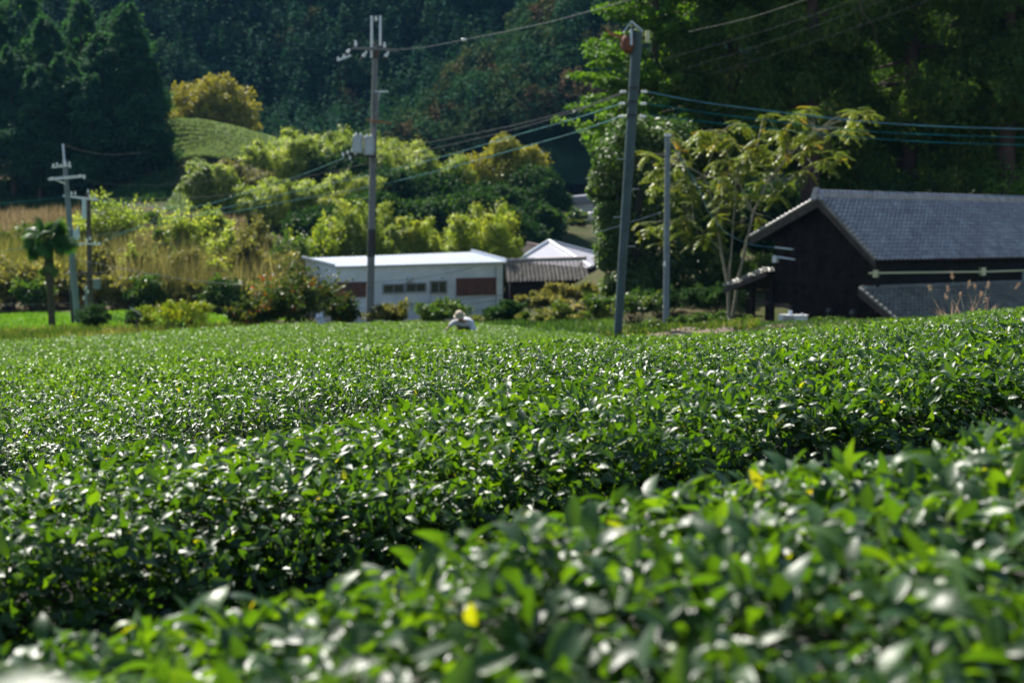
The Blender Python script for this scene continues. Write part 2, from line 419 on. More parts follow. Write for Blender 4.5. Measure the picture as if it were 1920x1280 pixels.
# ------------------------------------------------------------------ hills
def HILL(X, Y):
    a = X / np.maximum(Y, 1)
    main = 16 + 0.80 * (Y - 262 - 12 * wobble(X, X * 0, 21, 90)) + 9 * wobble(X, Y, 5, 110) * np.clip((Y - 250) / 60, 0, 1)
    main = np.maximum(main, 8 + 0 * Y)
    px = 960 + a * FPX
    top = np.interp(px, [600, 740, 800, 870, 960, 1060, 1300, 2200], [-6, 4, 13, 22, 28, 33, 38, 42])      # nearer spur on the right
    spur = 8 + (top - 8) * np.clip((Y - 200) / 42, 0, 1) + 2.0 * wobble(X, Y, 8, 35)
    spur = np.where(Y > 242, spur - (Y - 242) * 0.35, spur)
    return np.maximum(main, spur) - 2.0 * (np.clip((215 - Y) / 20, 0, 1))
ys = np.linspace(196, 470, 110); xs = np.linspace(-240, 240, 150)
XX, YY = np.meshgrid(xs, ys)
M['hill'] = solid('hill_undergrowth', (0.014, 0.030, 0.014), 0.95, 0.5, 0.2, spec=0.02)
hz = HILL(XX, YY); hz = np.where((YY < 240) & (XX / YY < -0.095), np.minimum(hz, G(XX, np.minimum(YY, 299)) - 3), hz)
tag(mesh_np('hills', np.stack([XX, YY, hz], -1).reshape(-1, 3), grid_faces(110, 150), M['hill'], smooth=True), kind='structure')

# ------------------------------------------------------------------ leaves
def cards(P, D, N, L, W, tint, fold=0.18, droop=0.12):
    "one folded four-point leaf per sample"
    D = unit(D); S = unit(np.cross(D, N)); N = np.cross(S, D)
    L = np.asarray(L)[:, None]; W = np.asarray(W)[:, None]
    mid = P + D * L * 0.48
    V = np.stack([P, mid + S * W * 0.5 + N * W * fold, P + D * L - N * L * droop, mid - S * W * 0.5 + N * W * fold], 1)
    n = len(P)
    return V.reshape(-1, 3), np.arange(4 * n).reshape(n, 4), np.repeat(tint, 4)
def leaf_grid(P, D, N, L, W, tint, ts, ws, curl, fold=0.30):
    "curved leaf with midrib: 3 columns x len(ts) rows"
    D = unit(D); S = unit(np.cross(D, N)); N = np.cross(S, D)
    n = len(P); k = len(ts)
    L = np.asarray(L)[:, None]; W = np.asarray(W)[:, None]; curl = np.asarray(curl)[:, None]
    rows = []
    for t, wv in zip(ts, ws):
        c = P + D * L * (t - 0.25 * t * t * np.abs(curl)) - N * L * curl * t * t
        h = W * 0.5 * wv
        rows += [c - S * h + N * h * fold, c, c + S * h + N * h * fold]
    V = np.stack(rows, 1).reshape(-1, 3)
    base = (np.arange(n) * 3 * k)[:, None]
    f = []
    for j in range(k - 1):
        for c in (0, 1):
            a = j * 3 + c
            f.append(np.stack([base[:, 0] + a, base[:, 0] + a + 1, base[:, 0] + a + 4, base[:, 0] + a + 3], 1))
    tv = np.tile(np.array([-0.03, 0.07, -0.03] * k), n) + np.repeat(0.0 * tint, 3 * k)
    return V, np.concatenate(f), np.clip(np.repeat(tint, 3 * k) + tv * (np.repeat(tint, 3 * k) < 0.8), 0, 1)
def rnd_unit(g, n):
    return unit(g.normal(size=(n, 3)))

# ------------------------------------------------------------------ tea hedges
HALF = 0.885
_c = np.linspace(-HALF, HALF, 181)
def prof(c):
    a = np.abs(c)
    return 0.17 * (c / HALF) ** 2 + 0.40 * np.clip((a - 0.60) / (HALF - 0.60), 0, 1) ** 2.0
_arc = np.concatenate([[0], np.cumsum(np.hypot(np.diff(_c), np.diff(prof(_c))))])
def tea_points(g, wi, s0, s1, dens):
    n = int((s1 - s0) * _arc[-1] * dens)
    s = g.uniform(s0, s1, n)
    c = np.interp(g.uniform(0, _arc[-1], n), _arc, _c)
    wv = wi + c + 0.05 * wobble(s, s * 0 + wi, 31, 2.2)
    X = ROW_U[0] * s + ROW_W[0] * wv; Y = ROW_U[1] * s + ROW_W[1] * wv
    return s, c, X, Y
def tea_leaves(g, X, Y, c, far):
    n = len(X)
    bump = 0.045 * wobble(X, Y, 41, 1.3) + 0.03 * wobble(X, Y, 42, 0.45)
    e = 0.05
    d = prof(c); dd = (prof(c + e) - prof(c - e)) / (2 * e)
    Z = T(X, Y) - d + bump
    n_out = unit(np.stack([dd * ROW_W[0], dd * ROW_W[1], np.ones(n)], 1))
    depth = g.uniform(-0.125, -0.025, n) if not far else g.uniform(-0.09, -0.01, n)
    P = np.stack([X, Y, Z], 1) + n_out * depth[:, None]
    h = unit(np.concatenate([g.normal(size=(n, 2)), np.zeros((n, 1))], 1))
    el = np.radians(g.uniform(-12, 72, n))[:, None]
    D = unit(h * np.cos(el) + n_out * np.sin(el) + 0.25 * g.normal(size=(n, 3)))
    N = unit(n_out + 0.45 * g.normal(size=(n, 3)))
    t = np.clip(0.42 + 0.20 * g.normal(size=n) + 0.16 * wobble(X, Y, 43, 0.9), 0.0, 0.84)
    y = g.uniform(0, 1, n)
    t = np.where(y < 0.032, g.uniform(0.88, 0.97, n), t)
    t = np.where(y < 0.002, 1.0, t)
    return P, D, N, t
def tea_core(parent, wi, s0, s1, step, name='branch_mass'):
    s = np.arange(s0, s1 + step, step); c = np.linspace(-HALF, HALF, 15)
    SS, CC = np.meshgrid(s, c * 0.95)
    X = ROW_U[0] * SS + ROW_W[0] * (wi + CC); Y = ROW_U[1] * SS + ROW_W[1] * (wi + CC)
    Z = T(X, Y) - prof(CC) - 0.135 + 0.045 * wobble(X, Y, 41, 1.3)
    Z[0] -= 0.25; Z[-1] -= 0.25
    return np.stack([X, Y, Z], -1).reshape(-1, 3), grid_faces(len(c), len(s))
def row_span(wi, lo=-430, hi=2350):
    "stretch of row wi that lies in the field of view (and a margin beside it)"
    s = np.linspace(-40, 60, 2001)
    X = ROW_U[0] * s + ROW_W[0] * wi; Y = ROW_U[1] * s + ROW_W[1] * wi
    px = 960 + X / np.maximum(Y, 0.01) * FPX
    ok = (Y > 0.7) & (px > lo) & (px < hi) & (Y < field_end(px))
    return (s[ok].min(), s[ok].max()) if ok.any() else None
TS6 = [0.0, 0.18, 0.42, 0.66, 0.86, 1.0]; WS6 = [0.12, 0.72, 1.0, 0.86, 0.45, 0.03]
TS4 = [0.0, 0.3, 0.7, 1.0]; WS4 = [0.12, 0.95, 0.85, 0.04]
TS3 = [0.0, 0.45, 1.0]; WS3 = [0.15, 1.0, 0.05]
TEA_LABELS = ['blurred tea hedge closest to the viewer, its large soft leaves filling the bottom edge',
              'tea hedge in sharp focus just behind the blurred front hedge, its broad glossy leaves crisp',
              'second tea hedge behind the blurred front one, medium sized glinting leaves',
              'third tea hedge behind the blurred front one, small leaves with white glints']
far_V, far_F, far_T, nb = [], [], [], 0
core_V, core_F, ncb = [], [], 0
for i in range(30):
    wi = [1.52, 3.68][i] if i < 2 else 2.1 + 1.8 * i
    sp = row_span(wi, -1300, 2900) if i < 4 else row_span(wi, -800, 2500)
    if sp is None: continue
    g = np.random.default_rng(100 + i)
    if i < 4:
        s0, s1 = sp
        dens = [3900, 7000, 6600, 5200][i]
        s, c, X, Y = tea_points(g, wi, s0, s1, dens)
        P, D, N, t = tea_leaves(g, X, Y, c, False)
        px, py = proj(P)
        ok = (P[:, 1] > 0.12) & (Y < field_end(px)) & (np.linalg.norm(P, axis=1) > 0.62)
        P, D, N, t = P[ok], D[ok], N[ok], t[ok]; n = len(P)
        L = (0.028 + 0.042 * g.uniform(0, 1, n) ** 1.5) * (0.95 if i == 0 else 0.78 if i == 1 else 0.68); W = L * g.uniform(0.38, 0.52, n)
        if i == 0:      # two shoots right under the lens
            for k, (qx, qy, qd) in enumerate(((35, 1282, 0.80), (95, 1300, 0.84))):
                c0 = at(qx, qy, qd); hN = unit(unit(-c0) + np.array(sdir)); dd_ = unit(np.cross(hN, [0.3, 1.0, 0.2]))
                P[k] = c0 - dd_ * 0.03; D[k] = dd_; N[k] = hN; L[k] = 0.06; W[k] = 0.028; t[k] = 0.5
        yng = t > 0.87
        L[yng] *= 0.7; W[yng] *= 0.75
        curl = g.normal(0.42, 0.28, n)
        if i == 0: curl[:2] = 0.1
        if i < 2: V, Fq, tt = leaf_grid(P, D, N, L, W, t, *((TS6, WS6) if i == 0 else (TS4, WS4)), curl, 0.32)
        else: V, Fq, tt = leaf_grid(P, D, N, L, W, t, TS3, WS3, curl, 0.32)
        o = mesh_np('tea_hedge', V, Fq, M['tea'], tint=tt, smooth=True, loc=tuple(P.mean(0)))
        tag(o, TEA_LABELS[i], 'tea hedge', 'rows of clipped tea hedges')
        V, Fq = tea_core(o, wi, s0, s1, 0.12)
        mesh_np('branch_mass', V, Fq, M['stems'], parent=o, smooth=True)
    else:
        s0, s1 = sp
        dist = wi
        dens = np.interp(dist, [9, 14, 22, 40], [4000, 2600, 1500, 850])
        s, c, X, Y = tea_points(g, wi, s0, s1, dens)
        px = 960 + X / np.maximum(Y, 0.1) * FPX
        ok = (Y < field_end(px) + 0.3 * wobble(X, Y, 51, 2.0)) & (px > -800) & (px < 2500)
        X, Y, c = X[ok], Y[ok], c[ok]
        P, D, N, t = tea_leaves(g, X, Y, c, True)
        n = len(P)
        k = np.interp(dist, [9, 20, 40], [1.0, 1.25, 1.6])
        L = g.uniform(0.026, 0.047, n) * k; W = L * g.uniform(0.42, 0.58, n)
        V, Fq, tt = cards(P, D, N, L, W, np.clip(t, 0, 1), 0.2, 0.15)
        far_V.append(V); far_F.append(Fq + nb); far_T.append(tt); nb += len(V)
        V, Fq = tea_core(None, wi, s0, s1, 0.35)
        px, py = proj(V)
        keep = (V[:, 1] < field_end(px) - 0.2)
        Fq = Fq[keep[Fq].all(1)]
        core_V.append(V); core_F.append(Fq + ncb); ncb += len(V)
o = mesh_np('tea_field', np.concatenate(far_V), np.concatenate(far_F), M['tea_far'], tint=np.concatenate(far_T))
tag(o, 'tea bushes covering the field behind the front hedges', 'tea field', kind='stuff')
mesh_np('branch_mass', np.concatenate(core_V), np.concatenate(core_F), M['stems'], parent=o, smooth=True)
# ------------------------------------------------------------------ vegetation builders
def clump_leaves(g, C, Rad, per, L, up=0.5, droop=0.0, aspect=0.55, shell=0.55, jitter=0.8):
    "leaf samples spread through clumps at C (K,3) with radii Rad (K,3)"
    K = len(C); C = np.repeat(C, per, 0); Rr = np.repeat(Rad, per, 0); n = len(C)
    u = rnd_unit(g, n)
    r = 1 - shell * g.uniform(0, 1, n) ** 1.6
    P = C + u * r[:, None] * Rr
    D = unit(u * 0.7 + jitter * rnd_unit(g, n) + np.array([0, 0, -droop]))
    N = unit(u * 0.6 + np.array([0, 0, up]) + 0.6 * rnd_unit(g, n))
    ct = np.repeat(g.normal(0, 0.13, K), per)
    t = np.clip(0.45 + ct + 0.2 * g.normal(size=n), 0, 1)
    Ls = L * g.uniform(0.6, 1.35, n)
    return P, D, N, Ls, Ls * aspect, t
def dome_clumps(g, c, R3, K, rc, low=-0.35, fill=0.35):
    "clump centres over an ellipsoid, denser at its surface"
    u = rnd_unit(g, K * 3); u = u[u[:, 2] > low][:K]
    f = 1 - fill * g.uniform(0, 1, len(u)) ** 1.2
    C = np.asarray(c) + u * f[:, None] * (np.asarray(R3) - rc * 0.6)
    Rr = rc * g.uniform(0.65, 1.25, (len(u), 1)) * np.array([1.0, 1.0, 0.72])
    return C, Rr
def stand(px, py0, Y, hpx):
    "foot on the ground under pixel column px at depth Y, and the height that reaches row py0 - hpx"
    p = at(px, py0 - hpx, Y)
    z = gz(p[0], Y)
    return np.array([p[0], Y, z]), max(p[2] - z, hpx * Y / FPX * 0.5)
def join(parts):
    V, Fq, t, b = [], [], [], 0
    for v, f, tt in parts:
        V.append(v); Fq.append(f + b); t.append(tt); b += len(v)
    return np.concatenate(V), np.concatenate(Fq), np.concatenate(t)
def limb(mb, g, a, bpt, r0, r1, bend=0.08, n=5, sides=7):
    a = np.asarray(a, float); bpt = np.asarray(bpt, float)
    d = np.linalg.norm(bpt - a)
    off = rnd_unit(g, 1)[0] * d * bend
    ts = np.linspace(0, 1, n)
    mb.tube([a + (bpt - a) * t + off * math.sin(math.pi * t) for t in ts], [r0 + (r1 - r0) * t for t in ts], sides)

def sprigs(g, C, Rad, c, n, L, ln):
    "loose twigs standing out of the crown so its outline is ragged"
    i = g.integers(0, len(C), n); d = unit(C[i] - c + 0.5 * np.linalg.norm(Rad[i], axis=1)[:, None] * rnd_unit(g, n) + np.array([0, 0, 0.15]))
    a = C[i] + d * Rad[i] * 0.7; m = 16
    f = np.tile(np.linspace(0.1, 1, m), n); ll = np.repeat(ln * g.uniform(0.4, 1.2, n), m)
    dd = np.repeat(d, m, 0)
    P = np.repeat(a, m, 0) + dd * (ll * f)[:, None] + g.normal(0, 0.5, (n * m, 3)) * L * 0.8
    D = unit(dd * 0.5 + rnd_unit(g, n * m)); N = unit(np.array([0, 0, 0.8]) + rnd_unit(g, n * m))
    t = np.clip(np.repeat(g.uniform(0.2, 0.9, n), m) + 0.12 * g.normal(size=n * m), 0, 1)
    Ls = L * g.uniform(0.6, 1.3, n * m)
    return cards(P, D, N, Ls, Ls * 0.5, t)
def broad_tree(name, label, cat, px, py0, Y, wpx, hpx, leaf, bark, seed, K=60, per=260, L=0.3, rc=0.24, low=-0.35, trunk=0.3, group=None, droop=0.1, tr=0.03, depth=0.9, stems=1, fill=0.35, aspect=0.6, shell=0.6, eq=0.5, sp=0.09):
    "a tree measured in the photo: px of its middle, py0 of its foot, width and height in px"
    g = np.random.default_rng(seed)
    sc = Y / FPX; W = wpx * sc
    base, H = stand(px, py0, Y, hpx)
    root = empty(name, base, label, cat, group)
    ch = H * (1 - trunk)
    c = base + np.array([0, 0, H - ch * (1 - eq)])
    R3 = np.array([W / 2, W / 2 * depth, ch * (1 - eq)])
    C, Rr = dome_clumps(g, c, R3, K, rc * W, low, fill)
    V, Fq, t = join([cards(*clump_leaves(g, C, Rr, per, L, droop=droop, aspect=aspect, shell=shell)), sprigs(g, C, Rr, c, 90, L, W * sp)])
    mesh_np('crown', V, Fq, leaf, root, tint=t)
    mb = MB()
    top = base + np.array([0, 0, H * (trunk + 0.25)])
    for s in range(stems):
        o = np.array([g.uniform(-1, 1), g.uniform(-1, 1), 0]) * W * 0.10 * (stems > 1)
        b0 = base + o * 0.25 - np.array([0, 0, 0.4])
        tp = top + o * 2 + g.normal(0, 0.03, 3) * H
        limb(mb, g, b0, tp, H * tr, H * tr * 0.5, 0.04, 6, 9)
        for i in g.choice(len(C), min(len(C), 14 // stems + 2), replace=False):
            k = g.uniform(0.55, 1.0)
            limb(mb, g, b0 + (tp - b0) * k, C[i], H * tr * 0.32, H * tr * 0.08, 0.1)
    mb.build('trunk', bark, root, True)
    return root

def conifer(name, label, Y, px, py0, pytop, wpx, leaf, bark, seed, group=None, nb=260, per=38, L=0.42, bare=0.18, power=0.75, cat='conifer', droop=0.35, bend=0.0):
    g = np.random.default_rng(seed)
    sc = Y / FPX; R0 = wpx * sc / 2
    base, H = stand(px, py0, Y, py0 - pytop)
    root = empty(name, base, label, cat, group)
    t = bare + (1 - bare) * (np.arange(nb) + g.uniform(0, 1, nb)) / nb
    az = g.uniform(0, 2 * math.pi, nb)
    s = (t - bare) / (1 - bare)
    ln = R0 * np.clip(1 - s ** 2.3, 0, 1) ** power * g.uniform(0.6, 1.12, nb) * (1 + 0.24 * np.sin(az * 2 + seed + s * 9)) * np.clip(0.55 + s * 4, 0, 1) + 0.25
    T0 = np.stack([np.zeros(nb), np.zeros(nb), t * H], 1)
    dirs = np.stack([np.cos(az), np.sin(az), g.normal(0.02, 0.12, nb)], 1)
    q = np.repeat(np.arange(nb), per); n = len(q)
    f = g.uniform(0.30, 1.0, n) ** 0.7
    side = np.stack([-np.sin(az), np.cos(az), np.zeros(nb)], 1)[q]
    P = base + T0[q] + dirs[q] * (ln[q] * f)[:, None] + side * (g.normal(0, 0.19, n) * (ln[q] * 0.6 + 0.35))[:, None]
    P[:, 2] += g.normal(0, 0.34, n) - droop * 0.5 * (f ** 2) * ln[q] * 0.4
    D = unit(dirs[q] * 0.9 + side * g.normal(0, 0.7, (n, 1)) + np.stack([np.zeros(n), np.zeros(n), g.normal(-droop, 0.35, n)], 1))
    N = unit(np.array([0, 0, 1.0]) + 0.5 * dirs[q] + 0.5 * rnd_unit(g, n))
    ct = g.normal(0, 0.12, nb)[q]
    tint = np.clip(0.42 + ct + 0.18 * g.normal(size=n), 0, 1)
    Ls = L * g.uniform(0.6, 1.4, n)
    V, Fq, tt = cards(P, D, N, Ls, Ls * 0.5, tint)
    mesh_np('crown', V, Fq, leaf, root, tint=tt)
    mb = MB()
    mb.tube([base - np.array([0, 0, 0.6]), base + np.array([0, 0, H * 0.5]), base + np.array([0, 0, H * 0.97])], [H * 0.015 + 0.08, H * 0.010 + 0.04, 0.03], 8)
    mb.build('trunk', bark, root, True)
    return root

def bamboo(label, px, py0, Y, wpx, hpx, seed, leaf, plumes=16, per=700, L=0.34, group='bamboo clumps', lean=0.0, spread=1.0):
    g = np.random.default_rng(seed)
    sc = Y / FPX; W = wpx * sc
    base, H = stand(px, py0, Y, hpx)
    root = empty('bamboo_clump', base, label, 'bamboo', group)
    mb = MB(); parts = []
    for k in range(plumes):
        a = g.uniform(0, 2 * math.pi); rr = math.sqrt(g.uniform(0, 1)) * W / 2 * 0.66
        foot = base + np.array([math.cos(a) * rr, math.sin(a) * rr * 0.8, -0.3])
        hh = H * g.uniform(0.6, 1.15) * (1.05 - 0.5 * (rr / (W / 2)) ** 2)
        out = np.array([math.cos(a) + lean, math.sin(a) * 0.7, 0]) * W * 0.22 * g.uniform(0.6, 1.6) * spread
        ts = np.linspace(0, 1, 9)
        path = np.array([foot + out * t ** 2.6 + np.array([0, 0, hh * (t - 0.20 * t ** 6)]) for t in ts])
        mb.tube(path, [0.055 * (1 - 0.8 * t) + 0.008 for t in ts], 5)
        n = per
        f = 1 - 0.75 * g.uniform(0, 1, n) ** 1.15
        idx = f * 8; i0 = np.clip(idx.astype(int), 0, 7); fr = (idx - i0)[:, None]
        C = path[i0] * (1 - fr) + path[i0 + 1] * fr
        rad = (min(W, H) * 0.105 + 0.18) * (0.2 + 1.0 * np.sin(np.clip((f - 0.15) / 0.85, 0, 1) ** 0.8 * math.pi * 0.95)) * g.uniform(0.7, 1.3)
        node = np.floor(f * 26) / 26                 # leaves hang in tufts at the nodes
        ta = node * 97.0 + k; tdir = np.stack([np.cos(ta * 2.4), np.sin(ta * 2.4), 0.15 * np.sin(ta)], 1)
        u = unit(tdir + 0.75 * g.normal(size=(n, 3)))
        P = C + u * (rad * np.abs(g.normal(0.55, 0.50, n)))[:, None]; P[:, 2] -= 0.25 * rad * g.uniform(0, 1, n)
        D = unit(u * 0.6 + np.array([0, 0, -0.8]) + 0.5 * rnd_unit(g, n))
        N = unit(u + np.array([0, 0, 0.6]) + 0.5 * rnd_unit(g, n))
        t = np.clip(0.5 + g.normal(0, 0.16) + 0.08 * np.sin(ta * 3.1) + 0.15 * g.normal(size=n), 0, 1)
        Ls = L * g.uniform(0.6, 1.4, n)
        parts.append(cards(P, D, N, Ls, Ls * 0.42, t))
    V, Fq, t = join(parts)
    mesh_np('foliage', V, Fq, leaf, root, tint=t)
    mb.build('culms', M['culm'], root, True)
    return root

def bush(label, px, py0, Y, wpx, hpx, seed, leaf, K=16, per=170, L=0.16, name='shrub', cat='shrub', group=None, spiky=0.0, aspect=0.55, depth=0.9, low=-0.2, bark='bark', upr=0.0):
    g = np.random.default_rng(seed)
    sc = Y / FPX; W = wpx * sc
    base, H = stand(px, py0, Y, hpx)
    root = empty(name, base, label, cat, group)
    c = base + np.array([0, 0, H * 0.46])
    rc = min(W, H) * 0.26
    C, Rr = dome_clumps(g, c, np.array([W * 0.56, W / 2 * depth, H * 0.54]), K, rc, low, 0.85)
    C = C + g.normal(0, 0.07, C.shape) * np.array([W, W * 0.6, H]); Rr = Rr * g.uniform(0.5, 1.15, (len(C), 1))
    P, D, N, Ls, Ws, t = clump_leaves(g, C, Rr, per, L, aspect=aspect, shell=0.8)
    if spiky:
        D = unit(D + np.array([0, 0, spiky])); k = g.uniform(0, 1, len(P)) < 0.25
        P[k, 2] += g.uniform(0, spiky * H * 0.12, k.sum())
    V, Fq, tt = join([cards(P, D, N, Ls, Ws, t), sprigs(g, C, Rr, c, 46, L, H * 0.26)])
    mesh_np('foliage', V, Fq, leaf, root, tint=tt)
    mb = MB()
    for i in range(len(C)):
        limb(mb, g, base + np.array([g.normal(0, W * 0.06), g.normal(0, W * 0.06), -0.3]), C[i], 0.012 + H * 0.009, 0.006, 0.1, 4, 5)
    mb.build('stems', M[bark], root, True)
    return root

def blades(name, label, cat, region, n, hgt, wid, mat, seed, lean=0.25, var=0.25, vs=4.0, kind='stuff', lift=0.0):
    "tall grass over a region: function g -> X, Y"
    g = np.random.default_rng(seed)
    X, Y = region(g, n)
    n = len(X)
    P = np.stack([X, Y, G(X, Y) - 0.05 + lift], 1)
    L = hgt * g.uniform(0.55, 1.15, n) * (1 + var * wobble(X, Y, seed, vs))
    D = unit(np.stack([g.normal(0, lean, n), g.normal(0, lean, n), np.ones(n)], 1))
    N = unit(np.stack([g.normal(size=n), g.normal(size=n) - 1.2, np.zeros(n) + 0.1], 1))
    t = np.clip(0.45 + 0.25 * wobble(X, Y, seed + 1, 6.0) + 0.18 * g.normal(size=n), 0, 1)
    V, Fq, tt = cards(P, D, N, L, wid * g.uniform(0.6, 1.4, n), t, 0.1, 0.25)
    o = mesh_np(name, V, Fq, mat, tint=tt)
    return tag(o, label, cat, kind=kind)
def pxregion(p0, p1, y0, y1):
    def f(g, n):
        Y = np.sqrt(g.uniform(y0 ** 2, y1 ** 2, n)); px = g.uniform(p0, p1, n)
        return (px - 960) / FPX * Y, Y
    return f

# ------------------------------------------------------------------ far forest on the hills
def build_forest():
    g = np.random.default_rng(77)
    n = 14000
    Y = np.sqrt(g.uniform(208 ** 2, 440 ** 2, n)); px = g.uniform(-350, 2270, n)
    X = (px - 960) / FPX * Y
    Z = HILL(X, Y)
    gg = np.where(X < 0, G(X, np.minimum(Y, 299.0)), -99)
    p2, py = proj(np.stack([X, Y, Z + 8], 1))
    ok = (py > -120) & (py < 372) & ((Y > 236) | (px > 715)) & (px < 2300)
    X, Y, Z = X[ok], Y[ok], Z[ok]
    # thin out to about one tree per 4.5 m cell
    cs = np.where((Y < 264) & (X / Y > -0.09), 3.1, 4.3)
    cell = np.round(X / cs) * 100003 + np.round(Y / cs) + (cs < 4) * 7777777
    _, first = np.unique(cell, return_index=True)
    X, Y, Z = X[first], Y[first], Z[first]
    parts = []
    for x, y, z in zip(X, Y, Z):
        spur = (960 + x / y * FPX > 740) and y < 262
        patch = wobble(np.array([x]), np.array([y]), 61, 60)[0]
        broad = g.uniform() < (0.8 if spur else 0.15 + 0.3 * (patch > 0.45))
        H = g.uniform(7, 11) if broad else g.uniform(11, 17)
        m = int(330 * (260 / y) ** 0.8) + 60
        if broad:
            u = rnd_unit(g, m); u[:, 2] = np.abs(u[:, 2]) * 1.0 - 0.15
            Rc = H * 0.36
            lob = 1 + 0.22 * np.sin(u[:, 0] * 5 + x) * np.sin(u[:, 2] * 6 + y)
            P = np.array([x, y, z + H * 0.55]) + u * lob[:, None] * np.array([Rc, Rc, H * 0.45]) * g.uniform(0.75, 1.05, (m, 1))
            D = unit(u + rnd_unit(g, m)); N = unit(u + np.array([0, 0, 0.5]))
            tc0 = g.choice([0.62, 0.78, 0.86, 0.95, 0.98], p=[0.42, 0.24, 0.2, 0.1, 0.04]) if spur else g.choice([0.45, 0.72, 0.86, 0.97], p=[0.55, 0.33, 0.11, 0.01])
        else:
            h = 1 - g.uniform(0, 1, m) ** 0.6 * 0.95
            a = g.uniform(0, 6.283, m); r_ = (1 - h) ** 0.8 * H * 0.23 * g.uniform(0.8, 1.15, m) + 0.15
            P = np.stack([x + r_ * np.cos(a), y + r_ * np.sin(a), z + h * H], 1)
            D = unit(np.stack([np.cos(a), np.sin(a), g.normal(-0.2, 0.4, m)], 1)); N = unit(np.stack([np.cos(a) * .4, np.sin(a) * .4, np.ones(m)], 1) + 0.3 * rnd_unit(g, m))
            tc0 = g.uniform(0.1, 0.62)
        t = np.clip(tc0 + 0.05 * g.normal(size=m), 0, 1)
        Ls = (0.0027 * y) * g.uniform(0.6, 1.4, m)
        parts.append(cards(P, D, N, Ls, Ls * 0.75, t))
    V, Fq, t = join(parts)
    tag(mesh_np('forest', V, Fq, M['forest'], tint=t), 'dark wooded mountainside closing the view behind the valley', 'forest', kind='stuff')
build_forest()

# ------------------------------------------------------------------ conifer stand, left
CON = [  # px, foot, top, width, Y, label
    (-20, 352, 20, 120, 172, None), (40, 350, -25, 125, 176, None), (85, 345, 40, 115, 170, None), (20, 350, 95, 110, 166, None),
    (150, 345, 2, 110, 174, 'tall conifer whose pointed tip rises highest in the stand on the left'),
    (120, 348, 110, 110, 165, None), (190, 342, 66, 118, 168, None), (237, 330, 14, 112, 168, 'slender conifer with a sunlit olive tip near the right end of the stand'),
    (272, 322, 112, 84, 165, 'shortest conifer at the right end of the dark stand, beside the golden tree'), (205, 335, 30, 110, 182, None), (70, 345, 130, 110, 163, None), (252, 326, 60, 90, 166, None), (-70, 352, 50, 120, 170, None), (170, 345, 150, 105, 163, None), (240, 335, 160, 105, 165, None)]
for i, (px, py0, pt, wd, Y, lab) in enumerate(CON):
    conifer('conifer', lab or 'dark green conifer crowded among the others in the stand left of the golden tree', Y, px, py0, pt, wd * 1.25, M['conifer'], M['bark_red'], 300 + i, 'conifers in the stand on the left', nb=190, per=64, L=0.48, bare=0.16, power=0.75)

# golden trees
broad_tree('zelkova_tree', 'round golden autumn tree standing on the tea mound before the dark mountain', 'tree', 400, 252, 202, 178, 116, M['yellow'], M['bark'], 11, K=120, per=170, L=0.40, rc=0.095, low=-0.32, trunk=0.06, tr=0.028, depth=0.8, fill=0.5, stems=2, eq=0.3, sp=0.035)
broad_tree('autumn_tree', 'yellow olive domed tree behind the bamboo, above the white building', 'tree', 946, 398, 152, 176, 150, M['gold'], M['bark'], 12, K=120, per=180, L=0.34, rc=0.11, low=-0.4, trunk=0.1, depth=0.8, eq=0.35, sp=0.03)

# dark evergreens under the bamboo
EV = [(640, 425, 150, 170, 150, 'dark evergreen behind the pole with the two transformers'), (745, 440, 145, 150, 130, 'dark evergreen between that pole and the yellow domed tree'), (830, 432, 145, 140, 110, 'dark evergreen in the shade left of the yellow domed tree'),
      (915, 440, 142, 130, 100, 'dark evergreen directly below the yellow domed tree'), (1005, 440, 146, 120, 130, 'dark evergreen at the right foot of the yellow domed tree'), (960, 460, 128, 120, 70, 'low dark evergreen above the brown tiled roof'),
      (560, 420, 150, 120, 120, 'dark evergreen under the sunlit bamboo left of the transformer pole'),
      (690, 470, 128, 150, 110, 'dark evergreen over the left half of the shed roof, behind the leaning bamboo'), (800, 475, 128, 160, 110, 'dark evergreen over the middle of the shed roof, behind the narrow bamboo'), (880, 475, 130, 140, 120, 'dark evergreen behind the broad bamboo at the right end of the shed'), (1010, 470, 134, 110, 90, 'dark evergreen above the pale hipped roof'), (600, 470, 126, 120, 80, 'dark evergreen behind the shed gable'), (860, 420, 158, 110, 120, 'dark evergreen peeking out left above the yellow domed tree foot')]
for i, (px, p0, Y, wd, hh, lab) in enumerate(EV):
    broad_tree('evergreen_tree', lab, 'tree', px, p0, Y, wd, hh, M['evergreen'], M['bark'], 400 + i, K=40, per=240, L=0.38, rc=0.2, low=-0.5, trunk=0.08, group='evergreens behind the bamboo')

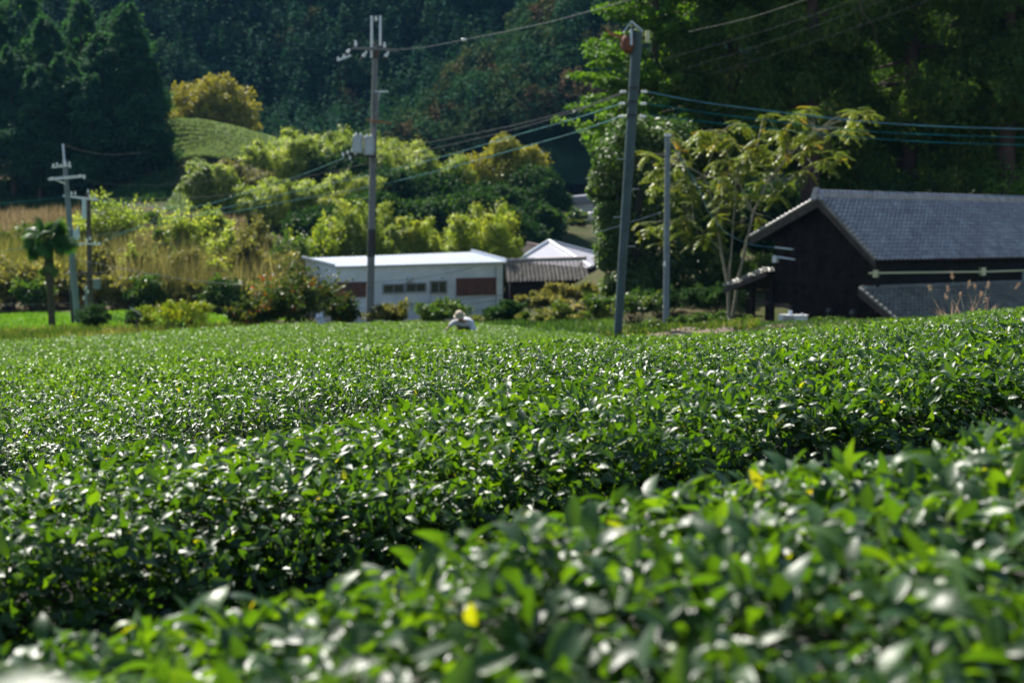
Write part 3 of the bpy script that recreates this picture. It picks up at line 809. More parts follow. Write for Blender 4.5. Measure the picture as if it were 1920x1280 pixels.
# bamboo
BA = [(402, 412, 140, 78, 128, 'bamboo', 'arching bright bamboo clump by the terraced tea rows', 9, -0.5), (455, 415, 143, 90, 128, 'olive', 'yellowish bamboo clump right beside the arching one', 12, 0),
      (520, 400, 148, 110, 160, 'bamboo', 'tall pale bamboo clump at the left of the big grove', 14, 0), (590, 395, 152, 150, 165, 'bamboo', 'billowing sunlit bamboo crown in the middle of the big grove', 20, 0), (665, 380, 154, 130, 150, 'bamboo', 'bright bamboo crown left of the transformer pole', 16, 0),
      (745, 400, 150, 110, 150, 'bamboo', 'bamboo clump right of the transformer pole', 13, 0.2), (815, 405, 148, 100, 142, 'bamboo', 'bamboo clump against the left of the yellow domed tree', 12, 0.3), (545, 445, 135, 130, 115, 'bamboo', 'shaded lower bamboo clump at the grove foot', 12, 0),
      (630, 440, 138, 120, 130, 'bamboo', 'bamboo clump low in the grove, below the billowing crown', 12, 0), (565, 380, 158, 110, 140, 'bamboo', 'palest bamboo crown on the grove skyline beside the tea mound', 12, -0.2), (700, 380, 158, 120, 138, 'bamboo', 'bamboo crown on the grove skyline directly behind the transformers', 12, 0), (480, 430, 138, 80, 110, 'bamboo_bright', 'lime bamboo clump between the arching clump and the grove', 9, 0)]
for i, (px, p0, Y, wd, hh, mt, lab, pl, ln) in enumerate(BA):
    bamboo(lab, px, p0, Y, wd * 1.15, hh, 500 + i, M[mt], int(pl * 2.8) + 4, 1150, 0.25, 'bamboo in the big grove', ln)
BB = [(688, 490, 112, 105, 135, 'bamboo', 'leaning bamboo behind the left part of the white shed roof', 14, -0.4), (722, 492, 110, 80, 98, 'bamboo_bright', 'short bamboo just right of the transformer pole over the shed roof', 9, 0.2),
      (772, 490, 111, 80, 122, 'bamboo_bright', 'narrow lime green bamboo over the middle of the shed roof', 10, 0), (820, 492, 112, 80, 92, 'bamboo', 'low bamboo over the shed roof between two taller clumps', 9, 0), (905, 490, 110, 125, 135, 'bamboo_bright', 'broad bright bamboo at the right end of the shed roof', 16, 0.1),
      (650, 492, 113, 90, 105, 'bamboo', 'soft bamboo left of the transformer pole', 9, 0), (945, 492, 112, 60, 75, 'bamboo_bright', 'small bright bamboo beside the hipped white roof', 6, 0.3)]
for i, (px, p0, Y, wd, hh, mt, lab, pl, ln) in enumerate(BB):
    bamboo(lab, px, p0, Y, wd, hh, 520 + i, M[mt], int(pl * 2.4) + 4, 900, 0.20, 'bamboo behind the white shed', ln)

# scrub and reeds, left middle distance
blades('silver_grass', 'pale dry silver grass on the slope under the conifers', 'tall grass', pxregion(-250, 150, 116, 142), 24000, 1.6, 0.10, M['dry'], 601, var=0.4, vs=3.0)
blades('silver_grass', 'tan dry grass on the bank behind the reeds', 'tall grass', pxregion(215, 460, 112, 136), 12000, 1.3, 0.09, M['dry'], 602)
blades('reeds', 'tall brownish reeds standing in front of the bamboo grove', 'reeds', pxregion(215, 560, 87, 106), 11000, 3.3, 0.06, M['reed'], 603, lean=0.11, var=0.45, vs=3.0)
blades('reeds', 'yellow green reeds behind the palm and leaning poles', 'reeds', pxregion(-250, 260, 92, 112), 14000, 2.3, 0.10, M['olive'], 604, lean=0.2, var=0.5, vs=3.0)
SC = [(55, 588, 86, 80, 62, 'shrub', 'low green bush in front of the olive scrub, left of the palm trunk'), (275, 588, 87, 70, 70, 'shrub', 'rounded green bush behind the tilted white panel'), (425, 590, 87, 80, 66, 'shrub', 'rounded green bush before the reeds, left of the fruit shrub'), (345, 480, 104, 80, 90, 'bamboo', 'soft green bush half way up the reed bank'), (190, 560, 94, 70, 90, 'olive', 'olive green thicket right behind the service post'), (250, 590, 91, 60, 105, 'bamboo', 'tall feathery pale bush right beside the brown pole'), (335, 590, 93, 70, 120, 'olive', 'upright olive thicket in the left part of the reeds'), (395, 590, 91, 60, 95, 'bamboo', 'pale feathery bush in the middle of the reeds'), (465, 590, 94, 70, 150, 'olive', 'tall ragged olive thicket rising out of the reeds'), (530, 590, 92, 70, 120, 'olive', 'olive thicket at the right end of the reeds, by the shed gable'), (300, 560, 96, 50, 110, 'shrub', 'dark slender bush inside the left part of the reeds'), (15, 590, 88, 130, 100, 'olive', 'large olive scrub bush left of the palm'), (85, 585, 90, 110, 90, 'olive', 'olive scrub bush behind the palm trunk'), (200, 500, 112, 120, 125, 'bamboo', 'tall pale green thicket behind the twin poles'), (215, 590, 88, 110, 80, 'olive', 'olive scrub bush right of the leaning poles'),
      (300, 592, 88, 100, 60, 'shrub', 'green scrub bush above the lime shrub'), (375, 590, 88, 90, 60, 'olive', 'olive scrub bush left of the reeds'), (455, 595, 88, 90, 60, 'olive', 'olive scrub bush at the foot of the brown reeds'), (350, 512, 108, 80, 60, 'olive', 'small olive bush on the tan bank'), (295, 470, 124, 120, 40, 'olive', 'low dark bush on top of the tan bank'), (250, 440, 128, 110, 50, 'shrub', 'green bush under the conifer shade, right of the twin poles'), (400, 470, 118, 60, 70, 'bamboo', 'feathery pale bush at the right end of the tan bank'), (60, 470, 112, 110, 50, 'shrub', 'green bush half way up the silver grass slope'), (130, 545, 92, 70, 60, 'olive', 'olive bush between the palm and the leaning poles'), (420, 520, 100, 50, 90, 'bamboo', 'upright feathery bush standing out of the reeds'), (260, 545, 92, 60, 70, 'olive', 'dull olive bush right of the service post'),
      (545, 520, 104, 90, 72, 'shrub', 'rounded green bush left of the shed gable'), (600, 490, 110, 90, 70, 'bamboo_bright', 'yellow green bush behind the shed gable'), (480, 500, 110, 80, 80, 'olive', 'feathery olive bush among the reeds'), (520, 590, 86, 90, 60, 'olive', 'low olive bush left of the fruit shrub')]
for i, (px, p0, Y, wd, hh, mt, lab) in enumerate(SC):
    bush(lab, px, p0, Y, wd, hh, 620 + i, M[mt], 26, 200, 0.26, 'scrub_bush', 'bush', 'scrub bushes below the conifers', spiky=0.5)

# tea on the mound and on the terraces
def tea_lines(name, label, rows, seed, L=0.28):
    g = np.random.default_rng(seed); parts = []
    for (a, b, n) in rows:
        f = g.uniform(0, 1, n)
        px = a[0] + (b[0] - a[0]) * f; Y = a[1] + (b[1] - a[1]) * f
        X = (px - 960) / FPX * Y + g.normal(0, 0.12, n); Yj = Y + g.uniform(-0.55, 0.55, n)
        P = np.stack([X, Yj, G(X, Yj) + 0.35 + 0.5 * np.sqrt(np.clip(1 - ((Yj - Y) / 0.6) ** 2, 0, 1))], 1)
        D = unit(rnd_unit(g, n) + np.array([0, -0.1, 0.5])); N = unit(np.array([0, 0, 1.0]) + 0.5 * rnd_unit(g, n))
        Ls = L * g.uniform(0.6, 1.4, n)
        parts.append(cards(P, D, N, Ls, Ls * 0.6, np.clip(0.5 + 0.22 * g.normal(size=n), 0, 1)))
    V, Fq, t = join(parts)
    return tag(mesh_np(name, V, Fq, M['tea_mound'], tint=t), label, 'tea rows', kind='stuff')
tea_lines('tea_rows', 'rows of tea covering the sunlit mound under the golden tree', [((296, y), (520, y + 1), 2600) for y in np.arange(167, 189, 1.25)], 650)
tea_lines('tea_rows', 'terraced tea rows curving down the slope below the mound', [((312 + 4 * k, y), (398 + 2 * k, y - 7), 900) for k, y in enumerate(np.arange(141, 166, 1.7))], 651)
blades('undergrowth', 'dark undergrowth at the foot of the conifers', 'undergrowth', pxregion(-200, 330, 150, 172), 9000, 0.9, 0.25, M['evergreen'], 652, lean=0.7)

# ------------------------------------------------------------------ palm
def palm():
    g = np.random.default_rng(5)
    base = at(98, 616, 66); top = at(90, 452, 66)
    root = empty('palm_tree', base, 'windmill palm with shaggy trunk in front of the bright green field', 'palm')
    mb = MB()
    ts = np.linspace(0, 1, 14)
    mb.tube([base + (top - base) * t - np.array([0, 0, 0.3 * (1 - t)]) for t in ts], [0.17 + 0.05 * (t > 0.6) + 0.012 * math.sin(k * 2.1) for k, t in enumerate(ts)], 10)
    mb.build('trunk', M['palm_trunk'], root, True)
    parts = []
    for k in range(46):
        a = g.uniform(0, 6.283); dead = k < 12
        el = g.uniform(-1.45, -0.85) if dead else g.uniform(-0.55, 1.2)
        d = np.array([math.cos(a) * math.cos(el), math.sin(a) * math.cos(el), math.sin(el)])
        hub = top + np.array([0, 0, -0.55 if dead else 0]) + d * g.uniform(0.35, 0.8)
        m = 26
        fan = np.linspace(-1.45, 1.45, m)
        s = unit(np.cross(d, [0, 0, 1.0])); n_ = np.cross(s, d); ro = g.uniform(-1.3, 1.3); s, n_ = s * math.cos(ro) + n_ * math.sin(ro), n_ * math.cos(ro) - s * math.sin(ro)
        D = np.cos(fan)[:, None] * d + np.sin(fan)[:, None] * s + np.array([0, 0, -0.5])
        P = np.repeat(hub[None], m, 0)
        L = (0.42 if dead else 0.80) * (0.75 + 0.25 * np.cos(fan)) * g.uniform(0.9, 1.1, m)
        parts.append(cards(P, D, np.repeat(n_[None], m, 0), L, np.full(m, 0.085), np.clip((0.8 if dead else 0.4) + 0.15 * g.normal(size=m), 0, 1), 0.2, 0.3))
        q = MB(); q.tube([top + np.array([0, 0, -0.3 if dead else -0.05]), hub], [0.018, 0.01], 4)
        V = np.array(q.v); Fq = np.array([f for f in q.f if len(f) == 4])
        parts.append((V, Fq, np.full(len(V), 0.5)))
    V, Fq, t = join(parts)
    mesh_np('fronds', V, Fq, M['palm'], root, tint=t)
palm()

# weeds between the tea and the field; grass blades on the field
blades('field_grass', 'short bright green grass of the field on the left', 'grass', lambda g, n: (g.uniform(-42, -12, n), g.uniform(60, 84, n)), 26000, 0.2, 0.07, M['lawn'], 660, lean=0.5, lift=0.1)
blades('weeds', 'weeds and dry tufts along the far edge of the tea field', 'weeds', pxregion(-200, 520, 47, 58), 11000, 0.5, 0.06, M['weed'], 661, lean=0.45)
blades('weeds', 'bright weeds between the tea field and the shrubs', 'weeds', pxregion(520, 1160, 46, 56), 15000, 0.40, 0.08, M['shrub'], 662, lean=0.5)
blades('weeds', 'low green weeds around the slim pole and soil strip', 'weeds', pxregion(1120, 1420, 36, 50), 8000, 0.28, 0.06, M['weed'], 663, lean=0.5)

blades('weeds', 'rough dark grass between the tea field and the dark house', 'weeds', pxregion(1330, 2050, 27, 50), 16000, 0.13, 0.05, M['shrub'], 664, lean=0.5)
# shrubs along the far edge of the tea
SH = [(175, 625, 58, 70, 52, 'evergreen', 'dark glossy shrub at the foot of the left poles', 0.3, 0.10),
      (325, 632, 56, 130, 72, 'shrub_lime', 'lime yellow shrub at the tea edge, right of the tilted white panel', 0.9, 0.10),
      (258, 632, 57, 44, 56, 'evergreen', 'small dark shrub under the tilted white panel', 0.5, 0.10),
      (555, 628, 55, 160, 128, 'shrub_red', 'large fruit shrub with reddish leaves in front of the shed gable', 0.5, 0.15),
      (480, 630, 55, 110, 70, 'shrub_red', 'lower reddish shrub left of the large fruit shrub', 0.4, 0.13),
      (640, 622, 57, 60, 66, 'shrub_red', 'reddish shrub right at the transformer pole', 0.4, 0.13),
      (735, 618, 60, 80, 50, 'olive', 'twiggy thin shrub before the shed windows', 0.6, 0.13),
      (825, 618, 58, 86, 54, 'shrub', 'dark green shrub just left of the bent person', 0.5, 0.12),
      (945, 618, 58, 70, 54, 'evergreen', 'dark green shrub just right of the bent person', 0.4, 0.12),
      (890, 618, 62, 50, 26, 'weed', 'low light green weed clump behind the bent person', 0.6, 0.10),
      (1065, 622, 52, 130, 52, 'weed', 'mound of bright green weeds left of the big leaning pole', 0.5, 0.12),
      (1010, 600, 74, 90, 50, 'olive', 'yellowish bare twigged bush below the tiled roof', 0.6, 0.16),
      (1075, 592, 76, 100, 62, 'olive', 'grey twiggy bush in front of the hipped white roof', 0.7, 0.16),
      (1125, 612, 58, 80, 66, 'shrub', 'green shrub behind the foot of the big leaning pole', 0.4, 0.12),
      (1190, 606, 62, 90, 60, 'shrub', 'green shrub between the big leaning pole and the slim pole', 0.4, 0.12),
      (1250, 612, 64, 150, 78, 'evergreen', 'dark clipped hedge bush behind the slim pole', 0.2, 0.12),
      (1345, 608, 64, 120, 76, 'evergreen', 'dark bush behind the pale forked tree trunks', 0.2, 0.12),
      (1285, 618, 52, 60, 26, 'ivy', 'low grey green herb clump right of the slim pole', 0.6, 0.10),
      (1335, 620, 50, 70, 34, 'ivy', 'grey green herb clump next to the pale tree trunk', 0.6, 0.10),
      (1215, 622, 44, 60, 22, 'shrub', 'small green bush on the bare soil strip right of the big leaning pole', 0.6, 0.08),
      (1400, 620, 48, 50, 24, 'shrub', 'small green bush below the tip of the shelter roof', 0.6, 0.08),
      (1560, 616, 44, 90, 20, 'shrub', 'low bush row under the two round vents of the dark house', 0.5, 0.08),
      (1420, 606, 72, 90, 60, 'evergreen', 'dark bush seen through the open shelter of the house', 0.3, 0.14)]
for i, (px, p0, Y, wd, hh, mt, lab, sp, L) in enumerate(SH):
    bush(lab, px, p0, Y, wd, hh, 700 + i, M[mt], 26, 190, L, 'shrub', 'shrub', 'shrubs along the tea edge', spiky=sp)

# ------------------------------------------------------------------ big trees on the right
def ginkgo():
    g = np.random.default_rng(21)
    Y = 82
    base = at(1215, 580, Y); H = 27.0
    root = empty('ginkgo_tree', base, 'bright green tree with spiky level branches behind the top of the leaning pole', 'tree')
    mb = MB(); parts = []
    axis = lambda z: base + np.array([0.02 * z, 0, z])
    mb.tube([axis(-0.5), axis(8), axis(16), axis(H)], [0.45, 0.33, 0.2, 0.05], 10)
    for k in range(190):
        z = g.uniform(9.0, H) ; a = g.uniform(0, 6.283)
        ln = 5.0 * (1 - max(0, (z - 13) / (H - 9)) ** 1.6) * g.uniform(0.6, 1.1)
        d = np.array([math.cos(a), math.sin(a) * 0.9, g.uniform(0.05, 0.45)])
        p0 = axis(z); tip = p0 + d * ln
        pts = [p0 + d * ln * t + np.array([0, 0, -0.5 * t * t]) for t in np.linspace(0, 1, 5)]
        mb.tube(pts, [0.07, 0.055, 0.04, 0.025, 0.012], 5)
        m = 300
        f = g.uniform(0.15, 1.06, m)
        P = p0 + d * (ln * f)[:, None] + g.normal(0, 0.20, (m, 3)) * (1.3 - 0.9 * f)[:, None] * np.array([1.2, 1.2, 0.9]); P[:, 2] -= 0.5 * f * f
        D = unit(rnd_unit(g, m) + d * 0.5); N = unit(np.array([0, 0, 1.0]) + 0.8 * rnd_unit(g, m))
        Ls = 0.19 * g.uniform(0.6, 1.4, m)
        parts.append(cards(P, D, N, Ls, Ls * 0.9, np.clip(0.5 + g.normal(0, .12) + 0.17 * g.normal(size=m), 0, 1)))
    V, Fq, t = join(parts)
    mesh_np('crown', V, Fq, M['ginkgo'], root, tint=t)
    mb.build('trunk', M['bark'], root, True)
ginkgo()

def ivy_tree():
    g = np.random.default_rng(22)
    Y = 73; sc = Y / FPX
    base = at(1180, 600, Y)
    root = empty('ivy_covered_tree', base, 'tree hung with grey green ivy beside and behind the big leaning pole', 'tree')
    C = []; Rr = []
    for px, py, r in [(1150, 300, 40), (1180, 262, 36), (1215, 250, 42), (1135, 350, 36), (1175, 350, 52), (1150, 410, 42), (1190, 430, 50), (1140, 455, 34), (1165, 500, 40), (1200, 510, 46), (1150, 545, 34), (1190, 560, 44), (1240, 330, 60), (1250, 420, 60), (1235, 500, 50), (1260, 260, 50), (1290, 470, 46), (1285, 380, 50), (1130, 400, 26), (1160, 335, 36), (1122, 330, 22), (1128, 480, 20), (1300, 540, 40), (1230, 570, 40)]:
        for q in range(3):
            C.append(at(px + (16 if py > 430 else 6 if py > 370 else 0) + g.normal(0, 8), py + g.normal(0, 10), Y) + np.array([0, g.uniform(-1.2, 1.8), 0])); Rr.append(np.array([r, r, r * 0.9]) * sc * g.uniform(0.6, 1.0))
    C, Rr = np.array(C), np.array(Rr)
    V, Fq, t = cards(*clump_leaves(g, C, Rr, 620, 0.19, droop=0.6, aspect=0.75, shell=0.5))
    mesh_np('crown', V, Fq, M['ivy'], root, tint=t)
    mb = MB(); mb.tube([base - np.array([0, 0, .5]), base + np.array([0.3, 0, 4.5]), base + np.array([0.6, 0, 8.5])], [0.4, 0.3, 0.12], 9)
    for i in range(0, len(C), 5): limb(mb, g, base + np.array([0.3, 0, 4 * g.uniform(0.3, 1)]), C[i], 0.09, 0.02)
    mb.build('trunk', M['bark'], root, True)
ivy_tree()

def big_cedar(px, py0, Y, wpx, top, seed, label, K=120, per=330, L=0.30, tr=0.55, bottom=330, group='big dark cedars behind the house', mat='cedar'):
    "old cedar with hanging tufts; foliage from row top to row bottom"
    g = np.random.default_rng(seed); sc = Y / FPX
    base = at(px, py0, Y)
    root = empty('cedar_tree', base, label, 'tree', group)
    W = wpx * sc
    zt = at(px, top, Y)[2]; zb = at(px, bottom, Y)[2]
    C, Rr = [], []
    for k in range(K):
        f = g.uniform(0, 1); z = zb + (zt - zb) * f
        wid = W / 2 * (1 - 0.35 * f) * (0.75 + 0.25 * math.sin(f * 17 + seed))
        a = g.uniform(0, 6.283); rr = wid * g.uniform(0.35, 1.0) ** 0.7
        C.append(np.array([base[0] + rr * math.cos(a), base[1] + rr * math.sin(a) * 0.8, z])); q = g.uniform(0.65, 1.3)
        Rr.append(np.array([1.15, 1.15, 1.0]) * q * W * 0.085)
    C, Rr = np.array(C), np.array(Rr)
    P, D, N, Ls, Ws, t = clump_leaves(g, C, Rr, per, L, droop=0.9, aspect=0.4, shell=0.75)
    V, Fq, tt = cards(P, D, N, Ls, Ws, t)
    mesh_np('crown', V, Fq, M[mat], root, tint=tt)
    mb = MB(); up = np.array([0, 0, 1.0])
    H = zt - base[2]
    mb.tube([base - up * 0.6, base + up * 1.2, base + up * H * 0.5, base + up * H], [tr * 1.35, tr, tr * 0.7, tr * 0.25], 12)
    for i in g.choice(K, 30, replace=False):
        a = np.array([base[0], base[1], C[i][2] + 0.6]); limb(mb, g, a, C[i], 0.12, 0.03, 0.08)
    mb.build('trunk', M['bark_red'], root, True)
    return root
ced = big_cedar(1515, 560, 76, 330, -190, 31, 'great dark cedar with thick reddish trunk rising behind the maple like tree', K=110, bottom=270, tr=0.62)
g = np.random.default_rng(8); mb = MB()
p = [at(1622, -40, 71), at(1614, 10, 71), at(1620, 30, 71), at(1636, 48, 71), at(1645, 80, 71), at(1647, 118, 71)]
mb.tube(p, [0.05, 0.045, 0.04, 0.03, 0.022, 0.012], 6)
mb.tube([at(1619, 25, 71), at(1612, 42, 71), at(1607, 64, 71)], [0.035, 0.025, 0.012], 5)
mb.tube([at(1600, 22, 71), at(1610, 6, 71), at(1640, 4, 71), at(1662, 14, 71), at(1668, 26, 71)], [0.015, 0.018, 0.02, 0.016, 0.01], 5)
tag(mb.build('bare_branch', M['palm_trunk'], ced, True), 'bare grey branch hanging among the dark foliage')
big_cedar(1370, 560, 80, 330, -200, 32, 'dark cedar right behind the leaning pole, left of the thick reddish trunk', K=120, bottom=330)
big_cedar(1700, 560, 78, 360, -200, 33, 'dark cedar above the middle of the tiled house roof', K=140, bottom=350)
big_cedar(1880, 560, 74, 360, -200, 34, 'dark cedar above the right end of the tiled house roof', K=140, bottom=350)
big_cedar(1600, 560, 90, 420, -190, 35, 'dark cedar further back filling the gap right of the reddish trunk', K=120, bottom=330)
big_cedar(1290, 560, 88, 260, -180, 36, 'dark cedar further back between the bright green tree and the others', K=90, bottom=300)
big_cedar(1800, 560, 92, 420, -190, 37, 'dark cedar further back between the two trees above the house', K=110, bottom=330)
big_cedar(2040, 560, 78, 300, -180, 38, 'dark cedar cut by the right border of the photo', K=90, bottom=340)
UB = [(1470, 420, 92, 150, 90, 'evergreen', 'dark shrub bank behind the crown of the pale forked tree'), (1560, 410, 94, 150, 80, 'evergreen', 'dark shrub bank beneath the cedars, above the peak of the house gable'), (1555, 470, 72, 130, 120, 'evergreen', 'dark understorey shrub above the left slope of the house roof'), (1660, 450, 74, 140, 120, 'evergreen', 'dark understorey shrub behind the middle of the house ridge'), (1790, 450, 74, 150, 110, 'evergreen', 'dark understorey shrub behind the right of the house ridge'), (1905, 400, 68, 70, 70, 'ginkgo', 'light green sprig shrub above the right end of the house ridge'),
      (1440, 500, 74, 130, 150, 'evergreen', 'dark understorey shrub beneath the thick reddish trunk'), (1330, 520, 76, 140, 160, 'evergreen', 'dark understorey shrub behind the slim pole'), (1390, 560, 70, 110, 90, 'shrub', 'green understorey shrub behind the pale forked trunks')]
for i, (px, p0, Y, wd, hh, mt, lab) in enumerate(UB):
    bush(lab, px, p0, Y, wd, hh, 760 + i, M[mt], 34, 260, 0.22, 'understorey_shrub', 'shrub', 'understorey shrubs under the cedars')

def sumac():
    "pale multi-stemmed tree with flat sprays of pinnate leaves"
    g = np.random.default_rng(41); Y = 62.5; sc = Y / FPX
    base = at(1368, 618, Y)
    root = empty('sumac_tree', base, 'slender yellow green tree with pale forked trunks at the left of the dark house', 'tree')
    mb = MB()
    J = {k: at(*v) for k, v in dict(foot=(1367, 640, Y), a=(1366, 540, Y), b=(1352, 470, Y), c=(1342, 400, Y + .5), d=(1320, 330, Y), e=(1375, 420, Y - .5), f=(1380, 330, Y), h=(1385, 520, Y), i=(1412, 400, Y - .4), j=(1440, 340, Y), k=(1480, 290, Y), l=(1530, 245, Y - .3), m=(1350, 250, Y), n=(1420, 270, Y), o=(1270, 300, Y + .4), p=(1500, 330, Y - .5), q=(1300, 420, Y - .6)).items()}
    def br(ks, r0, r1):
        P = [J[k] for k in ks]; n = len(P)
        mb.tube(P, [0.72 * (r0 + (r1 - r0) * t / (n - 1)) for t in range(n)], 7)
    br(['foot', 'a', 'b', 'c', 'd', 'o'], 0.13, 0.03); br(['a', 'e', 'f', 'm'], 0.075, 0.02); br(['foot', 'h', 'i', 'j', 'k', 'l'], 0.12, 0.025); br(['i', 'f', 'n'], 0.05, 0.02); br(['j', 'p'], 0.04, 0.015); br(['b', 'q'], 0.035, 0.012); br(['c', 'd', 'm'], 0.04, 0.015)
    sprays = [(1235, 290), (1255, 330), (1275, 270), (1300, 300), (1320, 245), (1345, 275), (1375, 245), (1400, 270), (1430, 240), (1460, 260), (1490, 230), (1520, 225), (1550, 235), (1575, 222), (1590, 215), (1545, 285), (1510, 300), (1480, 330), (1440, 310), (1400, 330), (1360, 330), (1320, 350), (1290, 370), (1265, 400), (1240, 430), (1270, 440), (1310, 420), (1350, 390), (1400, 390), (1440, 375), (1420, 430), (1225, 310), (1345, 300), (1380, 290), (1300, 330), (1250, 370), (1455, 290), (1500, 260), (1330, 450), (1395, 360), (1335, 370), (1290, 255), (1540, 255)]
    parts = []
    joints = list(J.values())
    for (px, py) in sprays:
        for rep in range(3):
            c = at(px + g.normal(0, 21), py + g.normal(0, 16), Y) + np.array([0, g.uniform(-1.6, 1.6), 0])
            q = joints[int(np.argmin([np.linalg.norm(c - j) for j in joints]))]
            mb.tube([q, (q + c) / 2 + np.array([0, 0, 0.12]), c], [0.016, 0.011, 0.006], 4)
            for rch in range(6):                       # rachis with leaflet pairs
                a = g.uniform(0, 6.283); d = np.array([math.cos(a), math.sin(a), g.uniform(-0.75, 0.5)]); ln = g.uniform(0.40, 0.80)
                m = 26
                f = np.repeat(np.linspace(0.15, 1, m // 2), 2)
                P = c + d * (ln * f)[:, None]; P[:, 2] -= 0.22 * f * f
                s = unit(np.cross(d, [0, 0, 1.0])) * np.tile([1, -1], m // 2)[:, None]
                D = unit(s + d * 0.5 + np.array([0, 0, -0.25]) + 0.2 * rnd_unit(g, m)); N = unit(np.array([0, 0, 1.0]) + 0.35 * rnd_unit(g, m))
                t0 = 0.45 + 0.18 * g.normal() + (0.08 if py < 300 else 0)
                Ls = 0.155 * g.uniform(0.7, 1.25, m)
                parts.append(cards(P, D, N, Ls, Ls * 0.45, np.clip(t0 + 0.1 * g.normal(size=m), 0, 1)))
    V, Fq, t = join(parts)
    mesh_np('crown', V, Fq, M['sumac'], root, tint=t)
    mb.build('trunk', M['bark_pale'], root, True)
sumac()
# ------------------------------------------------------------------ dark wooden house, right
M['tile'] = solid('grey_roof_tile', (0.22, 0.22, 0.255), 0.25, 0.35, 2.5, spec=0.7)
M['tile_old'] = solid('mossy_grey_roof_tile', (0.14, 0.135, 0.115), 0.5, 0.4, 2.0, bump=0.1)
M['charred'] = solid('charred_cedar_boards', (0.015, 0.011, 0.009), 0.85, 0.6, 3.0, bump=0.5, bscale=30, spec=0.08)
M['verge'] = solid('brown_verge_board', (0.055, 0.042, 0.038), 0.8, 0.3, 4, spec=0.15)
M['dark_wood'] = solid('dark_brown_timber', (0.018, 0.013, 0.011), 0.85, 0.4, 5, spec=0.1)
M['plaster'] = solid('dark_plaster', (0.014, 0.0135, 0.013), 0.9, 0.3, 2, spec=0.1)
M['cream_pvc'] = solid('cream_pvc', (0.55, 0.53, 0.30), 0.4, 0.1, 5)
M['pale_metal'] = solid('pale_metal', (0.45, 0.50, 0.55), 0.4, 0.15, 6)
M['unit_white'] = solid('off_white_casing', (0.55, 0.56, 0.55), 0.45, 0.1, 4)
M['unit_dark'] = solid('dark_grille', (0.05, 0.05, 0.05), 0.5, 0.2, 8)

def tile_mat(name, c, rough, spec):
    "fired tiles: every tile its own shade, plus soft weathering"
    m = solid(name, c, rough, 0.25, 1.6, spec=spec)
    nt = m.node_tree; b = nt.nodes['Principled BSDF']; src = b.inputs['Base Color'].links[0].from_socket
    a = nt.nodes.new('ShaderNodeAttribute'); a.attribute_name = 'tint'
    rp = ramp_node(nt, [(0.0, (0.72, 0.72, 0.72)), (0.5, (1.0, 1.0, 1.0)), (1.0, (1.3, 1.3, 1.3))]); nt.links.new(a.outputs['Fac'], rp.inputs[0])
    mx = nt.nodes.new('ShaderNodeMix'); mx.data_type = 'RGBA'; mx.blend_type = 'MULTIPLY'; mx.inputs[0].default_value = 1.0
    nt.links.new(src, mx.inputs[6]); nt.links.new(rp.outputs[0], mx.inputs[7]); nt.links.new(mx.outputs[2], b.inputs['Base Color'])
    return m
M['tile_each'] = tile_mat('grey_roof_tile_varied', (0.27, 0.265, 0.29), 0.28, 0.7)
M['tile_old_each'] = tile_mat('mossy_roof_tile_varied', (0.15, 0.145, 0.12), 0.45, 0.4)
M['brown_tile_each'] = tile_mat('brown_roof_tile_varied', (0.33, 0.285, 0.24), 0.55, 0.3)
YA = 56.0
HA = math.atan2(0.629, 0.777)
HR = np.array([0.777, 0.629, 0.0]); HQ = np.array([0.629, -0.777, 0.0]); UPV = np.array([0, 0, 1.0])
HO = at(1535, 372, YA); HO2 = np.array([HO[0], HO[1], 0])
def hp(a, b, z): return HO2 + HR * a + HQ * b + UPV * z
def hz_(px, py, a=None, b=None):
    "point of the house plane a = const (gable) or b = const (long wall) seen at px, py -> (a, b, z)"
    d = ray(px, py)
    # t*d = HO2 + a HR + b HQ + z
    if a is not None:
        A = np.array([[d[0], -HQ[0]], [d[1], -HQ[1]]]); rhs = (HO2 + HR * a)[:2]
        t, bb = np.linalg.solve(A, rhs); return a, bb, t * d[2]
    A = np.array([[d[0], -HR[0]], [d[1], -HR[1]]]); rhs = (HO2 + HQ * b)[:2]
    t, aa = np.linalg.solve(A, rhs); return aa, b, t * d[2]
ZR = HO[2]
_, BE, ZE = hz_(1642, 489, a=0)      # right eave end
_, BL, ZL = hz_(1408, 446, a=0)      # left eave end
hb = np.array([HO2[0] + HR[0] * 3, HO2[1] + HR[1] * 3, 0]); ZG = gz(hb[0], hb[1]) - 0.2
house = empty('house', (hb[0], hb[1], ZG), 'dark boarded house with grey tiled roof and gable end facing the tea field', 'house')
LEN = 17.0

